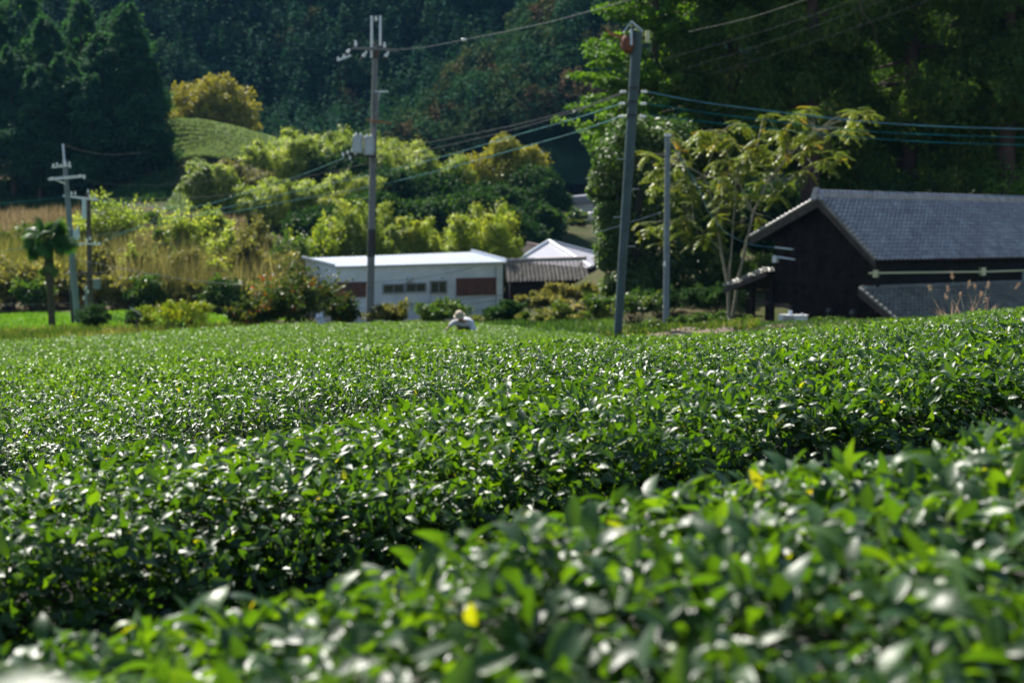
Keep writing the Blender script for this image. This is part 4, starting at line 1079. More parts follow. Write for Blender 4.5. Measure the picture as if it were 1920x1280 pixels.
def tiled_roof(name, P00, along, down, n_al, n_dn, col_w, mat, parent):
    "real roof tiles: waves across, a small step at every course"
    along = np.asarray(along, float); down = np.asarray(down, float)
    La, Ld = np.linalg.norm(along), np.linalg.norm(down)
    ua, ud = along / La, down / Ld
    nrm = np.cross(ua, ud); nrm = nrm if nrm[2] > 0 else -nrm
    k = 7
    u = np.linspace(0, 1, k)
    wave = 0.095 * np.where(u < 0.62, -np.sin(u / 0.62 * math.pi) * 0.55, np.sin((u - 0.62) / 0.38 * math.pi) * 1.0)
    V, Fs, tn, b = [], [], [], 0
    rg = np.random.default_rng(int(abs(P00[0]) * 10))
    for j in range(n_dn):
        for i in range(n_al):
            dz = rg.normal(0, 0.004)
            for (f, hgt) in ((j, 0.012), (j + 1.06, 0.11)):
                for q in range(k):
                    V.append(P00 + ua * ((i + u[q]) * La / n_al) + ud * (f * Ld / n_dn) + nrm * (hgt + wave[q] + dz))
            for q in range(k):           # thin front edge; the gap under it stays open and dark
                V.append(P00 + ua * ((i + u[q]) * La / n_al) + ud * ((j + 1.06) * Ld / n_dn) + nrm * (0.09 + wave[q] + dz))
            tv = rg.normal(0.5, 0.2); tn += [tv] * (3 * k)
            for q in range(k - 1):
                Fs.append((b + q, b + q + 1, b + k + q + 1, b + k + q)); Fs.append((b + k + q, b + k + q + 1, b + 2 * k + q + 1, b + 2 * k + q))
            b += 3 * k
    o = mesh_np(name, np.array(V), np.array(Fs), mat, parent, tint=np.clip(tn, 0, 1))
    return o
# main roof: right (front) slope with real tiles, left slope, deck and verge boards
rd = hp(0, BE, ZE) - hp(0, 0, ZR); ld = hp(0, BL, ZL) - hp(0, 0, ZR)
nc = int(round(np.linalg.norm(rd) / 0.235)); na = int(round(LEN / 0.285))
roof = tiled_roof('roof', hp(0, 0, ZR), HR * LEN, rd, na, nc, 0.26, M['tile_each'], house)
mb = MB()
for d_, B, Z in ((rd, BE, ZE), (ld, BL, ZL)):
    n_ = np.cross(HR, d_); n_ = n_ / np.linalg.norm(n_); n_ = n_ if n_[2] > 0 else -n_
    mb.prism([hp(0.02, 0, ZR) - n_ * 0.03, hp(LEN, 0, ZR) - n_ * 0.03, hp(LEN, B, Z) - n_ * 0.03, hp(0.02, B, Z) - n_ * 0.03], -n_ * 0.06)
mb.build('roof_deck', M['dark_wood'], house)
tiled_roof('roof', hp(LEN, 0, ZR), -HR * LEN, ld, na, int(np.linalg.norm(ld) / 0.215), 0.26, M['tile_each'], house)
mb = MB()
for d_, B, Z in ((rd, BE, ZE), (ld, BL, ZL)):
    mb.prism([hp(-0.05, 0, ZR - 0.01), hp(-0.05, B, Z - 0.01), hp(-0.05, B, Z - 0.29), hp(-0.05, 0, ZR - 0.34)], HR * 0.06)
mb.build('verge_board', M['verge'], house)
mb = MB()     # verge tiles
for d_, B, Z in ((rd, BE, ZE), (ld, BL, ZL)):
    n_ = int(np.linalg.norm(d_) / 0.215)
    for k in range(n_):
        p = hp(-0.02, 0, ZR) + d_ * (k + 0.5) / n_
        mb.tube([p - d_ * 0.52 / n_ + UPV * 0.045, p + d_ * 0.55 / n_ + UPV * 0.07], [0.075, 0.085], 8)
mb.build('verge_tiles', M['tile_old'], house, True)
mb = MB()     # ridge: stacked courses, round cap tiles, end ornament
for k, (w_, z_) in enumerate(((0.17, 0.05), (0.155, 0.11), (0.14, 0.17))):
    mb.box(hp(LEN / 2, 0, ZR + z_ + 0.02), HR * LEN / 2, HQ * w_, UPV * 0.026)
nr = int(LEN / 0.27)
for k in range(nr):
    a = k * LEN / nr
    mb.tube([hp(a, 0, ZR + 0.235), hp(a + LEN / nr * 1.05, 0, ZR + 0.235)], [0.115, 0.098], 10)
    mb.tube([hp(a, 0, ZR + 0.235), hp(a + 0.045, 0, ZR + 0.235)], [0.128, 0.128], 10)
mb.build('ridge', M['tile'], house, True)
mb = MB()
mb.prism([hp(-0.16, -0.30, ZR - 0.05), hp(-0.16, -0.2, ZR + 0.22), hp(-0.16, -0.08, ZR + 0.42), hp(-0.16, 0.08, ZR + 0.42), hp(-0.16, 0.2, ZR + 0.22), hp(-0.16, 0.30, ZR - 0.05)], HR * 0.10)
mb.tube([hp(-0.22, 0, ZR + 0.30), hp(-0.12, 0, ZR + 0.30)], 0.13, 12)
mb.tube([hp(-0.25, 0, ZR + 0.02), hp(-0.05, 0, ZR + 0.02)], 0.085, 12)
mb.build('ridge_end_tile', M['tile'], house, True)

# gable wall: separate boards up to the slope, open at the shelter
AG = 0.40
WB0 = hz_(1452, 500, a=AG)[1]; WB1 = BE - 0.25
zopen = hz_(1455, 568, a=AG)[2]; bopen = hz_(1482, 568, a=AG)[1]
def under(b):
    return (ZR + (ZE - ZR) * b / BE if b > 0 else ZR + (ZL - ZR) * b / BL) - 0.14
mb = MB(); bb = WB0; rg = np.random.default_rng(3)
while bb < WB1 - 0.01:
    b1 = min(bb + 0.165, WB1)
    zb = zopen if b1 < bopen else ZG - 0.3
    off = rg.uniform(0, 0.012)
    cuts = [bb + 0.006] + ([0.0] if bb < 0 < b1 else []) + [b1 - 0.006]
    poly = [hp(AG - off, bb + 0.006, zb), hp(AG - off, b1 - 0.006, zb)] + [hp(AG - off, c, under(c)) for c in reversed(cuts)]
    mb.prism(poly, HR * 0.03)
    bb = b1
wall = mb.build('gable_wall', M['charred'], house)
mb = MB()
zr_ = hz_(1550, 527, a=AG)[2]
mb.box(hp(AG - 0.03, (WB0 + WB1) / 2, zr_), HQ * (WB1 - WB0) / 2, UPV * 0.05, HR * 0.025)
mb.box(hp(AG + 0.02, WB1 + 0.02, (ZE - 0.25 + ZG) / 2), HQ * 0.07, UPV * (ZE - 0.25 - ZG) / 2 * 1.0, HR * 0.07)
mb.build('wall_rail', M['dark_wood'], house)
mb = MB()     # long front wall under the eave, rear wall, back of the gable
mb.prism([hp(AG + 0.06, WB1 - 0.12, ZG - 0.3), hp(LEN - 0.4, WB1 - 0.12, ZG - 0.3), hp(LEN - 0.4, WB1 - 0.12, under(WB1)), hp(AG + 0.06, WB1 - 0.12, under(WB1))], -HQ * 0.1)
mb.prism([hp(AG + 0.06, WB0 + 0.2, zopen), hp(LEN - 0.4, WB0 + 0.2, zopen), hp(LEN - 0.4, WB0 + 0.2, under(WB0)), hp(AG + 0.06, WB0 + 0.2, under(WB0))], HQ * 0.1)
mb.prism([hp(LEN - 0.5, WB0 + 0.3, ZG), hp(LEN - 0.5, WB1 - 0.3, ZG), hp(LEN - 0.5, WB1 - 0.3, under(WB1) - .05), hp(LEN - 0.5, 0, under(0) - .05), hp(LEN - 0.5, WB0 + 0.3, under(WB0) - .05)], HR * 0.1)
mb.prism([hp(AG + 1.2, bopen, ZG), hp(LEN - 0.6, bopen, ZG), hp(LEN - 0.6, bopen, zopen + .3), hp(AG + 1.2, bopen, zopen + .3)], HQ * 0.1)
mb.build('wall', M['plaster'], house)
for k in range(24):                             # rafters under the front eave
    mb = MB()
    a = 0.3 + k * (LEN - 0.6) / 23
    mb.prism([hp(a, WB1 - 0.2, under(WB1 - 0.2) + 0.02), hp(a, BE - 0.03, under(BE) + 0.05), hp(a, BE - 0.03, under(BE) - 0.03), hp(a, WB1 - 0.2, under(WB1 - 0.2) - 0.07)], HR * 0.06)
    mb.build('rafter', M['dark_wood'], house)
# pent roof along the front
ZP = hz_(1655, 541, b=WB1)[2]
pd = np.array([0, 0, -1.35]) + HQ * 2.1
AP = -0.62
pent = tiled_roof('pent_roof', hp(AP, WB1 - 0.02, ZP), HR * (LEN - AP), pd, int((LEN - AP) / 0.262), 11, 0.26, M['tile_old_each'], house)
mb = MB()
n_ = np.cross(HR, pd); n_ = n_ / np.linalg.norm(n_); n_ = n_ if n_[2] > 0 else -n_
q0 = hp(AP + 0.02, WB1 - 0.02, ZP)
mb.prism([q0 - n_ * 0.03, q0 + HR * (LEN - AP) - n_ * 0.03, q0 + HR * (LEN - AP) + pd - n_ * 0.03, q0 + pd - n_ * 0.03], -n_ * 0.06)
mb.build('pent_roof_deck', M['dark_wood'], house)
mb = MB()
mb.prism([q0 - HR * 0.06 - UPV * 0.0, q0 - HR * 0.06 + pd, q0 - HR * 0.06 + pd - UPV * 0.24, q0 - HR * 0.06 - UPV * 0.26], HR * 0.06)
mb.build('verge_board', M['verge'], house)
mb = MB()
mb.tube([q0 + HR * 0.05 - HQ * 0.0 + UPV * 0.06, q0 + HR * (LEN - AP) + UPV * 0.06], 0.085, 10)
for a in (0.0, 0.62):
    for k in range(10):
        p = q0 + HR * a + pd * (k + 0.5) / 10
        mb.tube([p - pd * 0.052 + UPV * 0.05, p + pd * 0.055 + UPV * 0.075], [0.07, 0.08], 8)
mb.build('pent_ridge', M['tile_old'], house, True)
for k in range(8):
    a = AG + k * 1.4
    mb = MB(); mb.box(hp(a, WB1 + 1.55, ZP - 1.0 + (ZG - ZP + 1.0) / 2 - 0.1), HR * 0.06, HQ * 0.06, UPV * (ZP - 1.2 - ZG) / 2)
    mb.build('porch_post', M['dark_wood'], house)
# shelter roof on the far left of the gable
z0 = hz_(1434, 507, a=AG)[2]; b0 = WB0 - 0.02
_, b1, z1 = hz_(1356, 541, a=AG - 0.5)
sd = hp(0, b1, z1) - hp(0, b0, z0)
tiled_roof('shelter_roof', hp(AG - 0.5 + 3.4, b0, z0 + 0.03), -HR * 3.4, sd, 13, 13, 0.26, M['tile_old_each'], house)
mb = MB()
mb.prism([hp(AG - 0.5, b0, z0), hp(AG - 0.5, b1, z1), hp(AG - 0.5, b1, z1 - 0.2), hp(AG - 0.5, b0, z0 - 0.22)], HR * 0.06)
mb.build('verge_board', M['verge'], house)
mb = MB()
n_ = np.cross(HR, sd); n_ = n_ / np.linalg.norm(n_); n_ = n_ if n_[2] > 0 else -n_
s0 = hp(AG - 0.43, b0, z0 - 0.02)
mb.prism([s0, s0 + HR * 3.3, s0 + HR * 3.3 + sd, s0 + sd], -n_ * 0.06)
mb.build('shelter_deck', M['dark_wood'], house)
for px, aa in ((1411, AG - 0.1), (1447, AG - 0.1), (1405, AG + 2.4), (1440, AG + 2.4)):
    bq = hz_(px, 560, a=aa)[1]
    zt = z0 + (z1 - z0) * (bq - b0) / (b1 - b0) - 0.15
    mb = MB(); mb.box(hp(aa, bq, (zt + ZG - 0.4) / 2), HR * 0.09, HQ * 0.09, UPV * (zt - ZG + 0.4) / 2)
    mb.build('shelter_post', M['dark_wood'], house)
mb = MB()
bq0 = hz_(1414, 560, a=AG - 0.1)[1]
pa, pb = hp(AG - 0.06, bq0, hz_(1416, 560, a=AG - 0.1)[2]), hp(AG - 0.06, bopen + 0.1, hz_(1481, 574, a=AG - 0.1)[2])
mb.prism([pa, pb, pb - UPV * 0.13, pa - UPV * 0.13], HR * 0.08)
mb.build('shelter_beam', M['verge'], house)
# fittings on the gable and the front wall
for (xa, ya, xb, yb) in ((1452, 462, 1485, 466), (1450, 479, 1488, 485)):
    A_ = hp(*hz_(xa, ya, a=AG - 0.12)); B_ = hp(*hz_(xb, yb, a=AG - 0.12))
    mb = MB(); mb.prism([A_, B_, B_ - UPV * 0.06, A_ - UPV * 0.06], HR * 0.10); mb.build('cable_bracket', M['pale_metal'], house)
def wall_box(name, px, py, w_, h_, mat, a=None, b=None, depth=0.14):
    p = hp(*hz_(px, py, a=a, b=b))
    mb = MB()
    if a is not None: mb.box(p, HQ * w_ / 2, UPV * h_ / 2, HR * depth / 2)
    else: mb.box(p, HR * w_ / 2, UPV * h_ / 2, HQ * depth / 2)
    return mb.build(name, mat, house)
wall_box('meter_box', 1454, 486, 0.22, 0.26, M['unit_white'], a=AG - 0.1)
wall_box('junction_box', 1643, 513, 0.24, 0.28, M['cream_pvc'], b=WB1 + 0.02)
wall_box('junction_box', 1842, 509, 0.30, 0.32, M['cream_pvc'], b=WB1 + 0.02)
mb = MB()
P0 = hp(*hz_(1630, 512, b=WB1 + 0.06)); P1 = hp(*hz_(1842, 509.5, b=WB1 + 0.06)); P2 = hp(*hz_(1925, 507, b=WB1 + 0.06))
mb.tube([P0, P1, P2], 0.04, 8); mb.build('conduit', M['cream_pvc'], house, True)
wall_box('window_shutter', 1930, 525, 0.9, 0.75, M['pale_metal'], b=WB1 - 0.03)
for px, py, r_ in ((1558, 584, 0.11), (1603, 588, 0.14)):
    p = hp(*hz_(px, py, a=AG))
    mb = MB(); mb.tube([p, p - HR * 0.10], [r_, r_], 14); mb.ellipsoid(p - HR * 0.12 + UPV * 0.03, r_ * 1.0, r_ * 1.0, r_ * 1.1, 12, 8)
    mb.build('vent_hood', M['unit_dark'], house, True)

# outdoor unit in front of the gable
uo = at(1487, 607, 49); uo[2] = gz(uo[0], uo[1])
ztop = at(1487, 591, 49)[2]
unit_ = empty('outdoor_unit', uo, 'grey white air conditioner box standing in front of the open shelter', 'air conditioner')
ux = np.array([0.80, -0.30, 0]) ; ux /= np.linalg.norm(ux); uy = np.array([-ux[1], ux[0], 0])
hh = ztop - uo[2]
mb = MB(); mb.box(uo + UPV * (hh / 2 + 0.06), ux * 0.46, uy * 0.26, UPV * (hh / 2 - 0.06)); mb.build('casing', M['unit_white'], unit_)
mb = MB(); mb.box(uo + UPV * (hh - 0.0), ux * 0.48, uy * 0.28, UPV * 0.02); mb.build('lid', M['unit_white'], unit_)
mb = MB()
for q in (0.08, 0.14, 0.2):
    ring = [uo + UPV * (hh * 0.55) - uy * 0.27 - ux * 0.1 + ux * q * math.cos(t) + UPV * q * math.sin(t) for t in np.linspace(0, 6.283, 17)]
    mb.tube(ring, 0.012, 5, False)
mb.build('fan_grille', M['unit_dark'], unit_)
mb = MB(); mb.tube([uo + UPV * (hh + 0.02) - ux * 0.1, uo + UPV * (hh + 0.16) - ux * 0.1], 0.07, 8); mb.build('pipe_cap', M['pale_metal'], unit_, True)
mb = MB(); mb.tube([uo + UPV * hh + ux * 0.3, uo + UPV * (hh + 0.08) + ux * 0.3], 0.05, 8)
mb.build('pipe_cap', M['pale_metal'], unit_, True)

# silver grass plumes in front of the pent roof
def plume_grass():
    g = np.random.default_rng(15); Y = 31
    base = at(1815, 600, Y); base[2] = gz(base[0], base[1])
    root = empty('silver_grass_tuft', base, 'thin silver grass stalks with pinkish plumes before the lower roof of the dark house', 'grass')
    mb = MB(); parts = []
    for px, py in [(1742, 536), (1776, 538), (1784, 510), (1817, 528), (1828, 532), (1853, 530), (1850, 560), (1910, 532), (1772, 552), (1840, 548), (1800, 548), (1866, 575)]:
        tip = at(px, py, Y + g.uniform(-0.4, 0.4)); foot = base + np.array([(tip[0] - base[0]) * 0.45, g.normal(0, 0.2), 0])
        mid = (foot + tip) / 2 + np.array([g.normal(0, 0.05), 0, 0.1])
        mb.tube([foot, mid, tip], [0.007, 0.005, 0.003], 4)
        m = 50
        f = g.uniform(0, 1, m)
        P = tip + (mid - tip) * (0.26 * f)[:, None] + g.normal(0, 0.009, (m, 3))
        D = unit((tip - mid) * 0.8 + g.normal(0, 0.35, (m, 3)) + np.array([0.1, 0, -0.1]))
        parts.append(cards(P, D, rnd_unit(g, m), np.full(m, 0.055), np.full(m, 0.009), g.uniform(0, 1, m)))
        for q in range(3):
            d = unit(np.array([g.normal(), g.normal(), 1.2])); parts.append(cards(foot[None] + 0, d[None], rnd_unit(g, 1), np.array([0.9]), np.array([0.02]), np.array([0.4])))
    V, Fq, t = join(parts)
    mesh_np('plumes', V, Fq, M['plume'], root, tint=t)
    mb.build('stalks', M['culm'], root)
plume_grass()

# ------------------------------------------------------------------ white corrugated shed, middle
M['siding'] = solid('white_corrugated_siding', (0.76, 0.78, 0.82), 0.5, 0.12, 0.9, spec=0.3)
M['shed_roof'] = solid('white_metal_roof', (0.62, 0.65, 0.70), 0.4, 0.06, 0.5, spec=0.5)
M['shutter'] = solid('brown_shutter', (0.155, 0.062, 0.048), 0.7, 0.2, 2)
M['glass'] = solid('dark_window_glass', (0.03, 0.034, 0.036), 0.12, 0.2, 2, spec=0.8)
M['frame'] = solid('window_frame', (0.30, 0.31, 0.32), 0.5, 0.1, 4)
S1 = at(630, 502, 90); S2 = at(943, 493, 98)
su = S2 - S1; su[2] = 0; SLN = np.linalg.norm(su); su /= SLN
sv = np.array([-su[1], su[0], 0])              # away from the viewer
S3 = S1 + sv * 3.9; S3[2] = at(577, 487, S3[1])[2]; S4 = S2 + sv * 3.9; S4[2] = at(860, 475, S4[1])[2]
ZS = min(gz(S1[0], S1[1]), gz(S2[0], S2[1]), -5.2) - 0.4
sb = (S1 + S2) / 2; shed = empty('shed', (sb[0], sb[1], ZS), 'long white corrugated shed with brown shutters below the bamboo', 'shed')
def corr(name, A, B, zt0, zt1, z0, pitch=0.22, amp=0.018):
    d = B - A; d[2] = 0; Ld = np.linalg.norm(d); d /= Ld; nn = np.array([d[1], -d[0], 0])
    k = max(4, int(Ld / pitch)) * 4
    V = []
    for i in range(k + 1):
        f = i / k; o_ = amp * (1 if (i % 4) in (1, 2) else -1)
        p = A + d * Ld * f + nn * o_
        V += [(p[0], p[1], z0), (p[0], p[1], zt0 + (zt1 - zt0) * f)]
    Fq = np.array([(2 * i, 2 * i + 2, 2 * i + 3, 2 * i + 1) for i in range(k)])
    return mesh_np(name, np.array(V), Fq, M['siding'], shed)
corr('front_wall', S1.copy(), S2.copy(), S1[2], S2[2], ZS)
corr('end_wall', S3.copy(), S1.copy(), S3[2], S1[2], ZS)
corr('end_wall', S2.copy(), S4.copy(), S2[2], S4[2], ZS)
mb = MB()
o1, o2 = -su * 0.15 - sv * 0.15, su * 0.15 - sv * 0.15
q = [S1 + o1 + UPV * 0.05, S2 + o2 + UPV * 0.05, S4 + su * 0.15 + sv * 0.1 + UPV * 0.05, S3 - su * 0.15 + sv * 0.1 + UPV * 0.05]
nseg = 44
for i in range(nseg):                           # standing seams
    f0, f1 = i / nseg, (i + 1) / nseg
    a0, a1 = q[0] + (q[1] - q[0]) * f0, q[0] + (q[1] - q[0]) * f1; c1, c0 = q[3] + (q[2] - q[3]) * f1, q[3] + (q[2] - q[3]) * f0
    mb.prism([a0, a1, c1, c0], UPV * 0.04)
    mb.prism([a0 + UPV * 0.042, a0 + su * 0.04 + UPV * 0.042, c0 + su * 0.04 + UPV * 0.042, c0 + UPV * 0.042], UPV * 0.035)
mb.build('roof', M['shed_roof'], shed)
mb = MB()
mb.tube([q[0] + UPV * 0.0, q[1] + UPV * 0.0], 0.07, 8)
mb.prism([q[1] + UPV * 0.05, q[2] + UPV * 0.05, q[2] + UPV * 0.25, q[1] + UPV * 0.25], su * 0.08)
mb.prism([q[3] + UPV * 0.05, q[0] + UPV * 0.05, q[0] + UPV * 0.2, q[3] + UPV * 0.2], -su * 0.08)
mb.build('roof_trim', M['shed_roof'], shed)
def on_front(px, py, off=0.0):
    A = S1 - sv * off; d = ray(px, py)
    t, s = np.linalg.solve(np.array([[d[0], -su[0]], [d[1], -su[1]]]), A[:2])
    return t * d
def shed_window(x0, x1, y0, y1, kind, npan):
    a, b_ = on_front(x0, (y0 + y1) / 2), on_front(x1, (y0 + y1) / 2)
    zt, zb = on_front((x0 + x1) / 2, y0)[2], on_front((x0 + x1) / 2, y1)[2]
    c = (a + b_) / 2; wd = np.linalg.norm((b_ - a)[:2]) / 2; c[2] = (zt + zb) / 2; hh = (zt - zb) / 2
    fr = MB()
    for s_ in (-1, 1):
        fr.box(c - sv * 0.06 + su * s_ * wd, su * 0.045, sv * 0.05, UPV * (hh + 0.045))
        fr.box(c - sv * 0.06 + UPV * s_ * hh, su * (wd - 0.046), sv * 0.05, UPV * 0.045)
    for k in range(1, npan):
        fr.box(c - sv * 0.058 + su * (-wd + 2 * wd * k / npan), su * 0.028, sv * 0.045, UPV * (hh - 0.046))
    f = fr.build('window' if kind == 'glass' else 'shuttered_opening', M['frame'] if kind == 'glass' else M['shutter'], shed)
    mb = MB(); mb.box(c - sv * 0.045, su * (wd - 0.02), sv * 0.02, UPV * (hh - 0.02))
    if kind != 'glass':
        for k in range(6): mb.box(c - sv * 0.07 + UPV * (-hh + 2 * hh * (k + 0.5) / 6), su * (wd - 0.04), sv * 0.012, UPV * 0.02)
    mb.build('pane' if kind == 'glass' else 'shutter_panel', M['glass'] if kind == 'glass' else M['shutter'], f)
shed_window(626, 687, 530, 556, 'shutter', 4)
shed_window(717, 756, 533, 549, 'glass', 2); shed_window(760, 797, 531, 547, 'glass', 2); shed_window(806, 836, 527, 549, 'glass', 2)
shed_window(856, 928, 522, 552, 'shutter', 4)
p = on_front(768, 523, 0.2); mb = MB(); mb.ellipsoid(p, 0.2, 0.14, 0.24, 12, 8); mb.tube([p, p + sv * 0.2 + UPV * 0.1], 0.03, 6); mb.build('wall_lamp', M['unit_white'], shed, True)
p = on_front(829, 521, 0.08); mb = MB(); mb.tube([p, p - sv * 0.08], 0.09, 10); mb.build('vent', M['pale_metal'], shed, True)
mb = MB()
a, b_ = on_front(930, 498, 0.06), on_front(930, 585, 0.06); mb.tube([a, b_], 0.045, 8); mb.build('drainpipe', M['pale_metal'], shed, True)
mb = MB()
a, b_ = on_front(806, 552, 0.05), on_front(806, 592, 0.05); mb.tube([a, b_], 0.03, 8)
mb.build('drainpipe', M['pale_metal'], shed, True)

# brown tiled lean roof building to the right of the shed
def roof_house(name, label, ridge, eave, depth_back, mat, wallmat, zg, cat='house', tmat=None):
    "one visible slope given by four photo points with depths; back slope and walls follow"
    Ra, Rb = at(*ridge[0]), at(*ridge[1]); Ea, Eb = at(*eave[0]), at(*eave[1])
    c = (Ra + Rb + Ea + Eb) / 4
    root = empty(name, (c[0], c[1], zg), label, cat)
    along = ((Rb - Ra) + (Eb - Ea)) / 2; down = ((Ea - Ra) + (Eb - Rb)) / 2
    n = int(np.linalg.norm(along) / 0.3); m = int(np.linalg.norm(down) / 0.3)
    tiled_roof('roof', Ra, along, down, n, m, 0.3, tmat or mat, root)
    bk = np.array([-down[0], -down[1], down[2]]) * depth_back
    tiled_roof('roof', Ra + along, -along, bk, n, max(3, int(np.linalg.norm(bk) / 0.3)), 0.3, tmat or mat, root)
    ua = along / np.linalg.norm(along)
    mb = MB(); mb.tube([Ra - ua * 0.1 + UPV * 0.1, Ra + along + ua * 0.1 + UPV * 0.1], 0.16, 10); mb.build('ridge', mat, root, True)
    mb = MB()
    for s_, e_ in ((0.25, 0), (1 - 0.25 / 1, 0)):
        pass
    L_ = np.linalg.norm(along); f0, f1 = 0.35 / L_, 1 - 0.35 / L_
    for fa in (f0, f1):
        p0 = Ra + along * fa
        mb.prism([p0 - UPV * 0.12, p0 + down * 0.86 - UPV * 0.12, np.array([*(p0 + down * 0.86)[:2], zg - 0.5]), np.array([*(p0 + bk * 0.86)[:2], zg - 0.5]), p0 + bk * 0.86 - UPV * 0.12], ua * (0.1 if fa == f1 else -0.1))
    for dd in (down * 0.86, bk * 0.86):
        a = Ra + along * f0 + dd; b_ = Ra + along * f1 + dd
        mb.prism([a - UPV * 0.14, b_ - UPV * 0.14, np.array([b_[0], b_[1], zg - 0.5]), np.array([a[0], a[1], zg - 0.5])], dd / np.linalg.norm(dd) * 0.08)
    mb.build('wall', wallmat, root)
    return root
M['brown_tile'] = solid('weathered_brown_tile', (0.33, 0.28, 0.235), 0.55, 0.3, 1.2)
M['grey_slate'] = solid('pale_grey_sheet_roof', (0.38, 0.37, 0.41), 0.4, 0.08, 0.8)
roof_house('tiled_house', 'low building with weathered brown tiled roof joined to the right end of the white shed', [(946, 491, 107), (1094, 490, 105)], [(948, 533, 103.5), (1106, 525, 101.5)], 1.0, M['brown_tile'], M['dark_wood'], -6.2, tmat=M['brown_tile_each'])
# hipped pale roof behind it
def hip_house():
    Y0 = 118
    A = at(1029, 454, Y0); L_ = at(968, 492, 112); C_ = at(1108, 503, 110); D_ = at(1132, 481, 119); B_ = at(1000, 470, 124)
    zg = -6.0
    root = empty('hipped_house', (A[0], A[1], zg), 'house with pale grey hipped roof and white hip ridges above the brown tiled roof', 'house')
    mb = MB()
    E_ = at(1060, 478, 126)
    for tri in ((A, L_, C_), (A, C_, D_), (A, D_, E_), (A, E_, L_)):
        mb.prism(list(tri), UPV * 0.05)
    mb.build('roof', M['grey_slate'], root)
    mb = MB()
    for e in (D_, C_, L_):
        mb.tube([A + UPV * 0.12, e + UPV * 0.12], 0.13, 8)
    off = np.array([0.35, -0.3, -0.05]); mb.tube([A + off + UPV * 0.12, D_ + off + UPV * 0.12], 0.09, 8)
    mb.build('hip_ridge', M['pale_metal'], root, True)
    mb = MB(); c = (L_ + C_ + D_ + E_) / 4
    P = [c + (p - c) * 0.9 for p in (L_, C_, D_, E_)]
    for i in range(4):
        a, b_ = P[i], P[(i + 1) % 4]; nn = np.cross(b_ - a, UPV); nn /= np.linalg.norm(nn)
        mb.prism([a - UPV * 0.05, b_ - UPV * 0.05, np.array([b_[0], b_[1], zg]), np.array([a[0], a[1], zg])], nn * 0.08)
    mb.build('wall', M['plaster'], root)
hip_house()
roof_house('brown_house', 'small brown gabled roof with a white ridge just left of the pale hipped roof', [(990, 459, 121), (1018, 467, 117)], [(950, 491, 117), (972, 494, 113)], 1.0, M['verge'], M['plaster'], -5.5)
# far houses up the valley
M['far_wall'] = solid('pale_far_wall', (0.36, 0.34, 0.33), 0.8, 0.2, 0.5)
M['far_roof'] = solid('grey_far_roof', (0.40, 0.41, 0.45), 0.5, 0.2, 0.4)
for (nm, lab, rg_, ev_) in [('far_house', 'far house with long grey roof, upper one beside the ivy tree', [(1062, 372, 195), (1112, 366, 193)], [(1058, 384, 191), (1116, 380, 189)]),
                            ('far_house', 'far house lower down the valley, half hidden by the ivy tree', [(1072, 404, 185), (1125, 400, 183)], [(1066, 418, 181), (1128, 414, 179)])]:
    c = at(*ev_[0]); roof_house(nm, lab, rg_, ev_, 1.0, M['far_roof'], M['far_wall'], gz(c[0], c[1]) - 0.5)
a, b_ = at(1058, 447, 150), at(1128, 447, 146)
mb = MB(); mb.prism([a, b_, np.array([b_[0], b_[1], gz(b_[0], b_[1]) - .3]), np.array([a[0], a[1], gz(a[0], a[1]) - .3])], np.array([0, 0.3, 0]))
tag(mb.build('retaining_wall', M['far_wall'], loc=tuple((a + b_) / 2)), 'pale retaining wall across the valley behind the hipped roof', 'wall')
bush('red leaved shrub in front of the far houses', 1072, 448, 165, 44, 26, 801, M['shrub_red'], 10, 160, 0.3, 'shrub', 'shrub')
bush('brown bare shrubs on the valley slope above the far houses', 1070, 372, 215, 70, 34, 802, M['olive'], 14, 160, 0.4, 'shrub', 'shrub')
bush('dark bush on the valley slope right of the yellow domed tree', 1075, 440, 172, 60, 44, 803, M['shrub'], 14, 160, 0.35, 'shrub', 'shrub')

# ------------------------------------------------------------------ utility poles
def seg(root, name, mat, pts, rad, n=10):
    mb = MB(); mb.tube(pts, rad, n); return mb.build(name, mat, root, True)
def insul(root, p, r=0.06, h=0.22, d=UPV, mat='white_enamel'):
    d = np.asarray(d, float); d = d / np.linalg.norm(d)
    mb = MB(); mb.tube([p, p + d * h * 0.3, p + d * h * 0.31, p + d * h * 0.55, p + d * h * 0.56, p + d * h], [r * 0.5, r * 0.5, r, r, r * 0.62, r * 0.55], 10)
    return mb.build('insulator', M[mat], root, True)
def beam(root, name, mat, a, b_, t=0.05):
    d = (b_ - a) / 2; u_ = d / np.linalg.norm(d); s = np.cross(u_, UPV); s /= np.linalg.norm(s); v_ = np.cross(s, u_)
    mb = MB(); mb.box((a + b_) / 2, d, s * t, v_ * t); return mb.build(name, mat, root)

# middle pole with two transformers
Y = 60
f0 = at(693, 612, Y); top = at(704, 84, Y); dirp = (top - f0) / np.linalg.norm(top - f0)
gb = f0 - dirp * ((f0[2] - gz(f0[0], Y) + 0.3) / dirp[2])
mp = empty('utility_pole', gb, 'tall concrete utility pole carrying two grey transformers before the white shed', 'utility pole', 'utility poles')
seg(mp, 'shaft', M['concrete'], [gb, (gb + top) / 2, top], [0.175, 0.145, 0.115], 16)
for x in (697, 713): seg(mp, 'top_tube', M['galv'], [at(x, 108 if x < 700 else 86, Y - .1), at(x, 30, Y - .1)], 0.055, 10)
insul(mp, at(705, 40, Y), 0.07, 0.2)
mb = MB(); mb.tube([at(704, 92, Y), at(703.6, 110, Y)], [0.15, 0.15], 14); mb.tube([at(704, 83, Y), at(704, 79, Y)], [0.13, 0.08], 12); mb.build('clamp', M['brown_wood'], mp, True)
beam(mp, 'crossarm', M['concrete'], at(660, 90, Y - .2), at(748, 94, Y - .2), 0.055)
